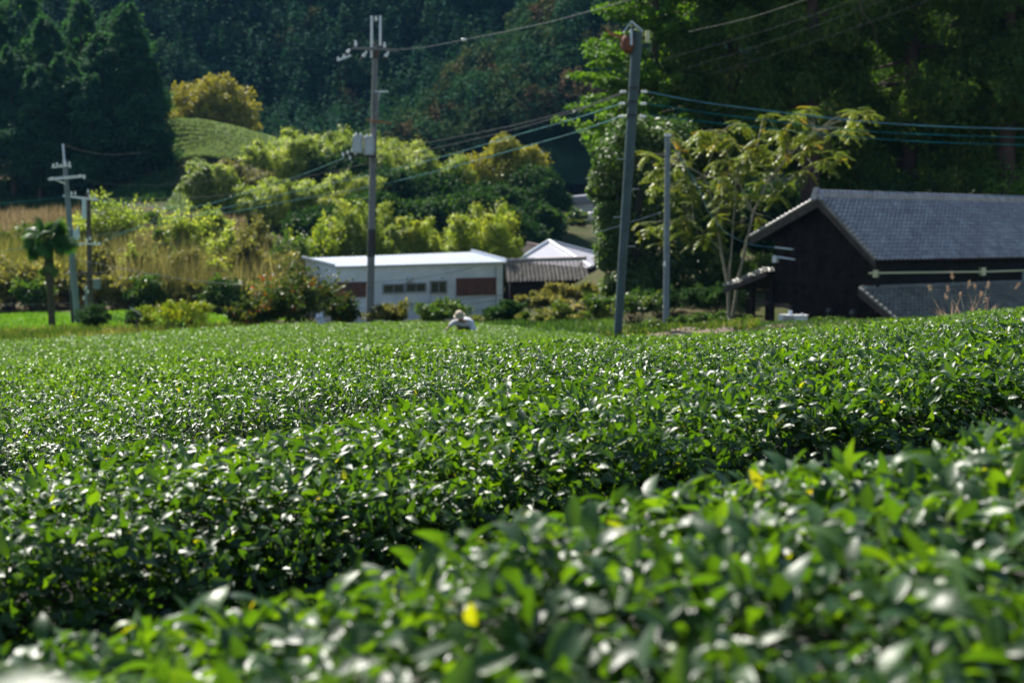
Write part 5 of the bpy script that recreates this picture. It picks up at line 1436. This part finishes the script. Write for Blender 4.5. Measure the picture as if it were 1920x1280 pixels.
for x, y in ((667, 89), (721, 92)): insul(mp, at(x, y, Y - .2), 0.075, 0.28)
beam(mp, 'side_arm', M['galv'], at(632, 114, Y - .6), at(658, 104, Y - .6), 0.045)
for x, y in ((634, 114), (645, 110)): insul(mp, at(x, y, Y - .6), 0.06, 0.16)
for (xa, ya, xb, yb) in ((688, 96, 676, 114), (729, 97, 718, 113), (656, 92, 648, 104)):
    a, b_ = at(xa, ya, Y - .3), at(xb, yb, Y - .3); d = b_ - a
    seg(mp, 'strain_insulator', M['white_enamel'], [a, a + d * 0.3, a + d * 0.31, a + d * 0.6], [0.05, 0.05, 0.075, 0.075], 10)
    seg(mp, 'strain_clamp', M['black_rubber'], [a + d * 0.6, b_], [0.06, 0.045], 8)
for x, y, x2, y2 in ((640, 118, 640, 190), (650, 116, 649, 200)): seg(mp, 'drop_lead', M['black_rubber'], [at(x, y, Y - .6), at((x + x2) / 2 - 3, (y + y2) / 2, Y - .5), at(x2, y2, Y - .5)], 0.018, 5)
beam(mp, 'bracket', M['galv'], at(703, 172, Y - .2), at(728, 172, Y - .2), 0.03)
seg(mp, 'conduit', M['concrete'], [at(708, 172, Y - .18), at(706, 235, Y - .18)], 0.06, 8)
seg(mp, 'bracket_brace', M['galv'], [at(712, 174, Y - .2), at(704, 215, Y - .2)], 0.02, 5)
beam(mp, 'rusty_arm', M['rust_orange'], at(687, 225, Y - .2), at(733, 231, Y - .2), 0.035)
for x, yt, yb in ((671.5, 253, 287), (691.5, 256, 291)):
    a, b_ = at(x, yb, Y - .35), at(x, yt, Y - .35)
    mb = MB(); d = b_ - a
    mb.tube([a, a + d * 0.04, a + d * 0.05, a + d * 0.93, a + d * 0.94, a + d], [0.2, 0.215, 0.205, 0.205, 0.225, 0.20], 18)
    tr = mb.build('transformer', M['transformer_grey'], mp, True)
    for k in (-1, 1):
        p = b_ + np.array([0.09 * k, 0, -0.02]); mb = MB(); mb.tube([p, p + UPV * 0.12], [0.045, 0.03], 8); mb.build('bushing', M['white_enamel'], tr, True)
    mb = MB()
    for k in range(5): mb.box(a + d * 0.5 + np.array([-0.215 if x < 680 else 0.215, -0.1 + 0.05 * k, 0]), np.array([0.02, 0, 0]), np.array([0, 0.008, 0]), UPV * 0.28)
    mb.build('cooling_fins', M['transformer_grey'], tr)
beam(mp, 'transformer_bracket', M['black_rubber'], at(648, 290, Y - .3), at(706, 294, Y - .3), 0.05)
for x, y in ((652, 290), (660, 286), (666, 291), (643, 294), (656, 300)): insul(mp, at(x, y, Y - .35), 0.06, 0.18)
fa, fb = f0 + (top - f0) * ((612 - 480) / 528), f0 + (top - f0) * ((612 - 428) / 528)
seg(mp, 'black_guard', M['black_rubber'], [fa, fb], [0.172, 0.168], 16)

# left twin poles
Y = 70
f0 = at(146, 612, Y); top = at(121, 300, Y); tip = at(118, 270, Y)
gb = f0 - UPV * (f0[2] - gz(f0[0], Y) + 0.3)
lp = empty('utility_pole', gb, 'grey utility pole leaning left beside the palm, thin tube on its top', 'utility pole', 'utility poles')
seg(lp, 'shaft', M['grey_steel'], [gb, f0, top], [0.175, 0.165, 0.115], 14)
seg(lp, 'top_tube', M['galv'], [at(121.5, 312, Y - .15), tip], 0.055, 8)
beam(lp, 'crossarm', M['galv'], at(91, 336, Y - .2), at(160, 330, Y - .2), 0.065)
for x, y in ((100, 313), (107, 311), (114, 314), (122, 310), (130, 309), (131, 315)): insul(lp, at(x, y, Y - .25), 0.06, 0.16)
beam(lp, 'upper_arm', M['galv'], at(97, 314, Y - .2), at(133, 310, Y - .2), 0.04)
for x, y in ((98, 338), (150, 333), (158, 336)): insul(lp, at(x, y, Y - .3), 0.06, 0.16)
seg(lp, 'arm_brace', M['galv'], [at(100, 336, Y - .2), at(123, 345, Y - .2)], 0.025, 5)
mb = MB(); mb.box(at(143, 440, Y - .1), np.array([0.13, 0, 0]), np.array([0, 0.1, 0]), UPV * 0.25); mb.build('switch_box', M['pale_metal'], lp)
for x, y in ((146, 430), (148, 446)): insul(lp, at(x, y, Y - .25), 0.06, 0.16)
seg(lp, 'service_conduit', M['grey_steel'], [at(128, 400, Y + .15), at(134, 545, Y + .15)], 0.07, 8)
seg(lp, 'black_guard', M['black_rubber'], [at(134, 545, Y + .15), at(139, 616, Y + .15)], 0.13, 10)
Y = 80
f0 = at(170, 600, Y); top = at(165, 362, Y); gb = np.array([f0[0], Y, gz(f0[0], Y) - 0.3])
sp_ = empty('utility_pole', gb, 'brown wooden pole with three crossarms right behind the grey leaning pole', 'utility pole', 'utility poles')
seg(sp_, 'shaft', M['brown_wood'], [gb, top], [0.17, 0.13], 12)
beam(sp_, 'crossarm', M['galv'], at(119, 367, Y - .2), at(184, 375, Y - .2), 0.06)
for x, y in ((124, 367), (134, 366), (141, 366), (168, 371), (178, 372), (165, 362)): insul(sp_, at(x, y, Y - .2), 0.06, 0.22)
beam(sp_, 'crossarm', M['galv'], at(141, 456, Y - .2), at(188, 458, Y - .2), 0.05)
for x, y in ((144, 462), (151, 462), (163, 454), (169, 450), (178, 458), (186, 460)): insul(sp_, at(x, y, Y - .3), 0.075, 0.2)
beam(sp_, 'crossarm', M['brown_wood'], at(144, 512, Y - .2), at(200, 512, Y - .2), 0.06)
mb = MB(); mb.tube([at(158, 410, Y - .3), at(158, 372, Y - .3)], [0.13, 0.13], 12); mb.build('switch_gear', M['pale_metal'], sp_, True)
mb = MB(); mb.box(at(182, 533, Y - .2), np.array([0.17, 0, 0]), np.array([0, 0.15, 0]), UPV * 0.26); mb.box(at(181, 524, Y - .2), np.array([0.22, 0, 0]), np.array([0, 0.2, 0]), UPV * 0.04); mb.build('meter_cabinet', M['grey_steel'], sp_)
f0 = at(161, 600, 78); gb = np.array([f0[0], 78, gz(f0[0], 78) - 0.2])
so = empty('service_post', gb, 'short thin grey service post between the two left poles and the dark shrub', 'post')
seg(so, 'shaft', M['grey_steel'], [gb, at(161, 536, 78)], 0.07, 10)
for x, y in ((161, 543), (165, 550), (157, 562)): insul(so, at(x, y, 77.9), 0.06, 0.2)

# big leaning pole on the right
Y = 38
f0 = at(1158, 632, Y); top = at(1195, 62, Y); dirp = (top - f0) / np.linalg.norm(top - f0)
gb = f0 - dirp * ((f0[2] - gz(f0[0], Y) + 0.3) / dirp[2])
rp = empty('utility_pole', gb, 'big blue grey steel pole leaning right, white hood and rusty bowl at its top', 'utility pole', 'utility poles')
seg(rp, 'shaft', M['teal_steel'], [gb, f0, top], [0.108, 0.112, 0.142], 18)
along = lambda y: f0 + (top - f0) * ((632 - y) / (632 - 62))
for y in (84, 165, 190, 215): seg(rp, 'band', M['black_rubber'] if y > 100 else M['teal_steel'], [along(y + 2.5), along(y - 2.5)], 0.158 if y < 100 else 0.150, 16)
mb = MB()     # folded white hood
a, b_, c = at(1170, 57, Y - .1), at(1184, 38, Y - .1), at(1206, 57, Y - .1)
dy = np.array([0, 0.28, 0])
mb.prism([a, b_, b_ - UPV * 0.05, a - UPV * 0.05], dy); mb.prism([b_, c, c - UPV * 0.05, b_ - UPV * 0.05], dy)
mb.build('hood', M['pale_metal'], rp)
mb = MB(); mb.box(at(1183.5, 70, Y - .2), np.array([0.03, 0, 0]), np.array([0, 0.06, 0]), UPV * 0.21); mb.build('side_plate', M['pale_metal'], rp)
mb = MB(); mb.box(at(1214, 69, Y), np.array([0.05, 0, 0]), np.array([0, 0.09, 0]), UPV * 0.15); mb.build('small_box', M['cream_pvc'], rp)
mb = MB(); c = at(1177, 82, Y - .05)
mb.tube([c + UPV * 0.20, c + UPV * 0.12, c - UPV * 0.05, c - UPV * 0.2, c - UPV * 0.27], [0.10, 0.17, 0.19, 0.13, 0.04], 14); mb.build('rusty_bowl', M['rust'], rp, True)
mb = MB(); mb.prism([at(1132, 50, Y), at(1145, 60, Y), at(1170, 68, Y), at(1168, 73, Y), at(1143, 66, Y)], np.array([0, 0.03, 0])); mb.build('tan_blade', M['rust_orange'], rp)
for y in (171, 193, 217):
    p = along(y)
    for s_ in (-1, 1):
        q = p + np.array([0.17 * s_, -0.02, 0.0])
        for k in range(2): insul(rp, q + np.array([0.075 * s_ * k + (0.02 * s_), 0, 0.0]), 0.05, 0.10, np.array([s_, 0, -0.1]))
for y, s_ in ((296, -1), (352, 1), (405, -1), (460, 1)):
    p = along(y); seg(rp, 'step_bolt', M['galv'], [p + np.array([0.10 * s_, 0, 0]), p + np.array([0.32 * s_, 0, 0])], 0.014, 6)

# slim pole and two far poles
Y = 54
f0 = at(1249, 612, Y); gb = np.array([f0[0], Y, gz(f0[0], Y) - 0.3])
sl = empty('utility_pole', gb, 'slim plain grey pole standing among the yellow green leaves left of the dark house', 'utility pole', 'utility poles')
seg(sl, 'shaft', M['grey_steel'], [gb, at(1252, 256, Y)], [0.125, 0.10], 14)
seg(sl, 'cap', M['galv'], [at(1252, 256, Y), at(1252, 250, Y)], 0.13, 14)
insul(sl, at(1246, 500, Y - .1), 0.06, 0.2)
for px, p0, pt, Y, lab, arm in ((286, 352, 283, 168, 'far thin pole with a hooked top at the edge of the conifer shade', -1), (1074, 350, 292, 215, 'far thin pole on the valley slope right of the yellow domed tree', 0)):
    f0 = at(px, p0, Y); gb = np.array([f0[0], Y, gz(f0[0], Y) - 0.3])
    o = empty('utility_pole', gb, lab, 'utility pole', 'utility poles')
    seg(o, 'shaft', M['grey_steel'], [gb, at(px, pt, Y)], [0.15, 0.11], 8)
    seg(o, 'crossarm', M['galv'], [at(px - 5, pt + 3, Y), at(px + (1 if arm else 5), pt + 3, Y)], 0.08, 6)

# ------------------------------------------------------------------ cables
def cable(label, pts, r, mat, n=8, group=None):
    P = np.array([at(*p) for p in pts])
    out = []
    for i in range(len(P) - 1):
        p0, p1, p2, p3 = P[max(i - 1, 0)], P[i], P[i + 1], P[min(i + 2, len(P) - 1)]
        for t in np.linspace(0, 1, n, endpoint=False):
            out.append(0.5 * (2 * p1 + (p2 - p0) * t + (2 * p0 - 5 * p1 + 4 * p2 - p3) * t * t + (3 * p1 - p0 - 3 * p2 + p3) * t ** 3))
    out.append(P[-1])
    mb = MB(); mb.tube(out, r * 0.58, 6)
    o = mb.build('power_cable', M[mat], None, True, loc=tuple(P.mean(0)))
    return tag(o, label, 'cable', group)
cb = cable('single grey cable rising right from the transformer pole top, a white bead on it', [(745, 94, 60), (800, 88, 57), (870, 75, 53), (960, 57, 48), (1045, 38, 44), (1170, 3, 38), (1260, -25, 35)], 0.020, 'cable_grey')
p = at(870, 75, 53); mb = MB(); mb.ellipsoid(p, 0.11, 0.09, 0.06, 10, 6); mb.build('bead', M['white_enamel'], cb, True)
LG = 'cables between the leaning pole and the left poles'
cable('uppermost cable running left from the top insulator of the big leaning pole', [(1168, 173, 38), (1085, 203, 42), (960, 236, 48), (830, 262, 53), (705, 285, 60), (640, 300, 60.5)], 0.022, 'cable_dark', group=LG)
cable('dark cable just below the uppermost one, crossing the transformer pole', [(1168, 175, 38), (1085, 207, 42), (960, 244, 48), (830, 275, 53), (700, 304, 60), (560, 335, 62), (400, 368, 65), (184, 372, 79.8)], 0.022, 'cable_dark', group=LG)
cable('teal cable from the middle insulator of the big leaning pole to the far left', [(1166, 194, 38), (1080, 222, 42), (960, 256, 48), (830, 294, 53), (700, 326, 60), (560, 358, 62), (400, 395, 66), (280, 425, 69), (145, 448, 70), (0, 472, 74)], 0.024, 'cable_teal', group=LG)
cable('lowest teal cable from the big leaning pole, passing below the transformers', [(1163, 219, 38), (1080, 248, 42), (960, 282, 48), (830, 318, 53), (700, 349, 60), (560, 374, 62), (430, 398, 66), (300, 412, 69), (188, 456, 79.8)], 0.024, 'cable_teal', group=LG)
cable('teal cable from the transformer bracket down to the middle crossarm of the brown pole', [(646, 296, 60), (560, 330, 63), (460, 362, 67), (340, 390, 72), (184, 375, 79.8)], 0.022, 'cable_teal', group=LG)
RG = 'cables from the leaning pole to the right'
cable('thick pale blue cable leaving the big leaning pole rightwards, topmost of three', [(1212, 172, 38), (1300, 189, 38), (1400, 203, 38), (1600, 226, 38), (1760, 237, 38), (1960, 243, 38)], 0.030, 'cable_blue', group=RG)
cable('middle teal cable leaving the big leaning pole rightwards', [(1210, 194, 38), (1300, 208, 38), (1400, 221, 38), (1600, 244, 38), (1760, 253, 38), (1960, 259, 38)], 0.022, 'cable_teal', group=RG)
cable('lowest teal cable leaving the big leaning pole rightwards', [(1208, 215, 38), (1300, 226, 38), (1400, 237, 38), (1600, 257, 38), (1760, 267, 38), (1960, 273, 38)], 0.022, 'cable_teal', group=RG)
cable('pale blue service cable sagging to the bracket on the house gable', [(1254, 262, 54), (1285, 310, 54), (1312, 358, 54.3), (1328, 395, 54.6), (1355, 430, 55), (1400, 456, 56), (1452, 464, 57.2)], 0.028, 'cable_blue')
TG = 'thin cables crossing the dark cedars'
for k, (a, b_) in enumerate((((1290, 60), (1510, 0)), ((1250, 110), (1605, 0)), ((1268, 134), (1660, 0)), ((1330, 140), (1744, 0)))):
    dx = (b_[0] - a[0]); s = (b_[1] - a[1]) / dx
    cable(['highest', 'second', 'third', 'lowest'][k] + ' of the thin grey cables crossing the dark cedars diagonally', [(a[0], a[1], 50), ((a[0] + b_[0]) / 2, (a[1] + b_[1]) / 2 + 5, 48), (b_[0], b_[1], 46), (b_[0] + 120, b_[1] + s * 120 - 5, 45)], 0.011, 'cable_grey', group=TG)
cable('thin cable from the tip of the grey left pole drooping to the far thin pole', [(118, 271, 70), (160, 284, 90), (210, 290, 120), (283, 285, 168)], 0.030, 'cable_grey')
cable('cable running from the grey left pole crossarm out to the left', [(98, 314, 69.8), (50, 322, 70), (-60, 336, 72)], 0.022, 'cable_dark')
cable('thin cable from the grey left pole crossarm rightwards to the yellow bamboo', [(158, 334, 69.8), (200, 345, 73), (300, 347, 84), (420, 335, 100), (520, 318, 120)], 0.022, 'cable_grey')
cable('teal cable running left from the top crossarm of the brown pole', [(119, 368, 79.8), (60, 376, 80), (-60, 386, 82)], 0.026, 'cable_teal')
cable('grey telephone cable drooping from the grey left pole towards the fruit shrub', [(144, 488, 69.8), (200, 497, 68), (250, 508, 66), (350, 524, 63), (440, 533, 60), (520, 536, 57)], 0.024, 'cable_grey')
cable('low grey cable running left behind the palm', [(140, 568, 70), (60, 570, 71), (-60, 572, 73)], 0.020, 'cable_grey')
cable('cable swooping from the shed roof corner along its front wall', [(905, 494, 96), (860, 508, 92), (780, 522, 88), (700, 530, 84)], 0.024, 'cable_dark')
WG = 'dark wires before the shed wall'
cable('upper dark wire sloping across the lower shed wall', [(740, 572, 80), (860, 562, 84), (945, 553, 88)], 0.026, 'cable_dark', group=WG)
cable('lower dark wire sloping across the lower shed wall', [(740, 584, 80), (860, 573, 84), (945, 560, 88)], 0.026, 'cable_dark', group=WG)
cable('pale stay wire through the ivy on both sides of the big leaning pole', [(1105, 440, 39), (1162, 423, 39), (1240, 398, 39)], 0.012, 'pale_metal')

# ------------------------------------------------------------------ small things at the tea edge
Y = 54; g = np.random.default_rng(4)
a = at(243, 576, Y); b_ = at(260, 586, Y); gb = np.array([b_[0], Y, gz(b_[0], Y)])
wp = empty('tilted_panel', gb, 'small white panel tilted on a stake above the lime shrub', 'panel')
mb = MB(); mb.prism([a, b_, b_ + np.array([0.05, 0.25, -0.14]), a + np.array([0.05, 0.25, -0.14])], UPV * 0.03); mb.build('board', M['unit_white'], wp)
mb = MB(); mb.tube([gb, (a + b_) / 2 + np.array([0.02, 0.12, -0.06])], 0.025, 6); mb.build('stake', M['brown_wood'], wp)
def sheet(name, label, cat, c, w_, h_, seed, mat):
    g = np.random.default_rng(seed); n = 9
    u = np.linspace(-1, 1, n); A, B = np.meshgrid(u, u)
    V = np.stack([A * w_ / 2 * (1 - 0.25 * B ** 2), 0.10 * np.sin(A * 5 + seed) * np.cos(B * 4) + g.normal(0, 0.015, A.shape), B * h_ / 2 + 0.06 * np.sin(A * 4)], -1).reshape(-1, 3) + c
    o = mesh_np(name, V, grid_faces(n, n), mat, smooth=True, loc=tuple(c)); md = o.modifiers.new('thick', 'SOLIDIFY'); md.thickness = 0.01
    return tag(o, label, cat)
M['bag'] = solid('white_plastic_film', (0.62, 0.64, 0.70), 0.45, 0.1, 6)
sheet('plastic_bag', 'crumpled white plastic caught in the foot of the large fruit shrub', 'bag', at(600, 598, 53.6), 0.32, 0.40, 3, M['bag'])
sheet('plastic_bag', 'smaller white plastic scrap at the tea edge left of the transformer pole', 'bag', at(610, 606, 53.2), 0.14, 0.3, 5, M['bag'])
mb = MB(); c = at(1327, 614, 46); c[2] = gz(c[0], c[1]) + 0.12
mb.ellipsoid(c, 0.28, 0.2, 0.2, 12, 8); o = mb.build('stone', M['concrete'], None, True, loc=tuple(c))
for v in o.data.vertices: v.co *= 1 + 0.16 * math.sin(v.co.x * 17 + v.co.z * 23)
tag(o, 'rounded grey stone lying by the foot of the pale forked tree', 'stone')

# ------------------------------------------------------------------ person bending over the tea
def person():
    Y = 36.0
    M['skin'] = solid('skin', (0.42, 0.22, 0.15), 0.55, 0.1, 10)
    M['shirt'] = solid('pale_work_shirt', (0.50, 0.50, 0.52), 0.8, 0.12, 5)
    M['trousers'] = solid('red_brown_trousers', (0.16, 0.05, 0.035), 0.85, 0.2, 6)
    M['hat'] = solid('straw_hat', (0.42, 0.34, 0.23), 0.8, 0.15, 12)
    sc = Y / FPX
    hip = at(872, 621, Y); zg = gz(hip[0], Y)
    foot = np.array([hip[0], Y, zg])
    root = empty('person', foot, 'person in a straw hat and pale shirt bending over the tea, one arm reaching down', 'person')
    def body(verts, edges, radii, name, mat, rootv=0):
        me = bpy.data.meshes.new(name)
        me.from_pydata([tuple(np.asarray(v) - foot) for v in verts], edges, []); me.materials.append(mat)
        o = bpy.data.objects.new(name, me); COL.objects.link(o); o.parent = root
        md = o.modifiers.new('skin', 'SKIN')
        for i, r_ in enumerate(radii): me.skin_vertices[0].data[i].radius = (r_, r_) if np.isscalar(r_) else r_
        me.skin_vertices[0].data[rootv].use_root = True
        ss = o.modifiers.new('sub', 'SUBSURF'); ss.levels = 2; ss.render_levels = 2
        return o
    pel = hip + UPV * 0.02; pel[2] = max(pel[2], zg + 0.86)
    head = at(862, 594, Y - 0.45)
    neck = at(866, 601, Y - 0.33)
    chest = at(871, 604, Y - 0.22)
    waist = (pel + chest) / 2 + UPV * 0.05
    shl, shr = chest + np.array([-0.17, -0.05, -0.01]), chest + np.array([0.19, 0.02, -0.05])
    ell, hal = at(850, 604, Y - 0.45), at(841, 614, Y - 0.55)
    elr, har = shr + np.array([0.06, -0.22, -0.24]), shr + np.array([-0.06, -0.42, -0.36])
    kn = [pel + np.array([s * 0.11, -0.12, -0.42]) for s in (-1, 1)]; an = [np.array([pel[0] + s * 0.13, Y + 0.02, zg + 0.08]) for s in (-1, 1)]
    V = [pel, waist, chest, neck, head - UPV * 0.02, shl, ell, hal, shr, elr, har, pel + np.array([-0.1, 0, -.05]), kn[0], an[0], an[0] + np.array([0, -0.16, -0.04]), pel + np.array([0.1, 0, -.05]), kn[1], an[1], an[1] + np.array([0, -0.16, -0.04])]
    E = [(0, 1), (1, 2), (2, 3), (3, 4), (2, 5), (5, 6), (6, 7), (2, 8), (8, 9), (9, 10), (0, 11), (11, 12), (12, 13), (13, 14), (0, 15), (15, 16), (16, 17), (17, 18)]
    body(V, E, [0.13, 0.13, 0.14, 0.055, 0.085, 0.065, 0.04, 0.028, 0.065, 0.04, 0.028, 0.09, 0.06, 0.04, 0.035, 0.09, 0.06, 0.04, 0.035], 'body', M['skin'])
    V = [pel + UPV * 0.03, waist, chest, chest + (neck - chest) * 0.55, shl, ell, ell + (hal - ell) * 0.8, shr, elr, elr + (har - elr) * 0.8]
    E = [(0, 1), (1, 2), (2, 3), (2, 4), (4, 5), (5, 6), (2, 7), (7, 8), (8, 9)]
    body(V, E, [0.17, 0.175, 0.18, 0.085, 0.095, 0.066, 0.052, 0.095, 0.066, 0.052], 'shirt', M['shirt'])
    V = [pel, pel + np.array([-0.1, 0, -.08]), kn[0], an[0] + UPV * 0.04, pel + np.array([0.1, 0, -.08]), kn[1], an[1] + UPV * 0.04]
    body(V, [(0, 1), (1, 2), (2, 3), (0, 4), (4, 5), (5, 6)], [0.155, 0.115, 0.085, 0.07, 0.115, 0.085, 0.07], 'trousers', M['trousers'])
    ax = unit(np.array([-0.15, -0.55, 0.82])); t1 = unit(np.cross(ax, [1, 0, 0])); t2 = np.cross(ax, t1)
    Rm = np.stack([t1, t2, ax], 1)
    hc = head + ax * 0.07
    mb = MB(); mb.tube([hc - ax * 0.02, hc + ax * 0.02, hc + ax * 0.08, hc + ax * 0.105], [0.115, 0.11, 0.085, 0.03], 16); mb.tube([hc - ax * 0.03, hc - ax * 0.012], [0.150, 0.115], 18); mb.build('hat', M['hat'], root, True)
    # face: nose, eyes, ears on the lowered head
    f_ = unit(np.array([-0.25, -0.8, -0.55])); sd_ = unit(np.cross(f_, ax))
    hc = head - UPV * 0.02
    mb = MB(); mb.ellipsoid(hc + f_ * 0.10, 0.018, 0.018, 0.025, 8, 6)
    for s in (-1, 1): mb.ellipsoid(hc + sd_ * s * 0.095, 0.014, 0.022, 0.032, 8, 6)
    mb.build('face_features', M['skin'], root, True)
    mb = MB()
    for s in (-1, 1): mb.ellipsoid(hc + f_ * 0.088 + sd_ * s * 0.035 + ax * 0.02, 0.011, 0.011, 0.009, 8, 6)
    mb.build('eyes', M['black_rubber'], root, True)
    for hnd, el_ in ((hal, ell), (har, elr)):     # five fingers curling down into the leaves
        d = unit(hnd - el_); s_ = unit(np.cross(d, [0.3, 1, 0])); up_ = np.cross(s_, d)
        pv, pe, pr = [hnd, hnd + d * 0.07], [(0, 1)], [0.026, 0.034]
        mb = MB()
        for k in range(4):
            r0 = hnd + d * 0.085 + s_ * (k - 1.5) * 0.019; ln = (0.062, 0.072, 0.068, 0.052)[k]
            mb.tube([r0 - d * 0.02, r0 + d * ln * 0.5 - up_ * 0.004, r0 + d * ln * 0.85 - up_ * 0.02, r0 + d * ln - up_ * 0.035], [0.009, 0.009, 0.008, 0.006], 6)
        mb.tube([hnd + d * 0.02 + s_ * 0.02, hnd + d * 0.045 + s_ * 0.045 - up_ * 0.01, hnd + d * 0.07 + s_ * 0.05 - up_ * 0.025], [0.011, 0.010, 0.007], 6)
        mb.ellipsoid(hnd + d * 0.045, 0.042, 0.022, 0.05, 10, 8, np.stack([s_, up_, d], 1))
        mb.build('hand', M['skin'], root, True)
person()
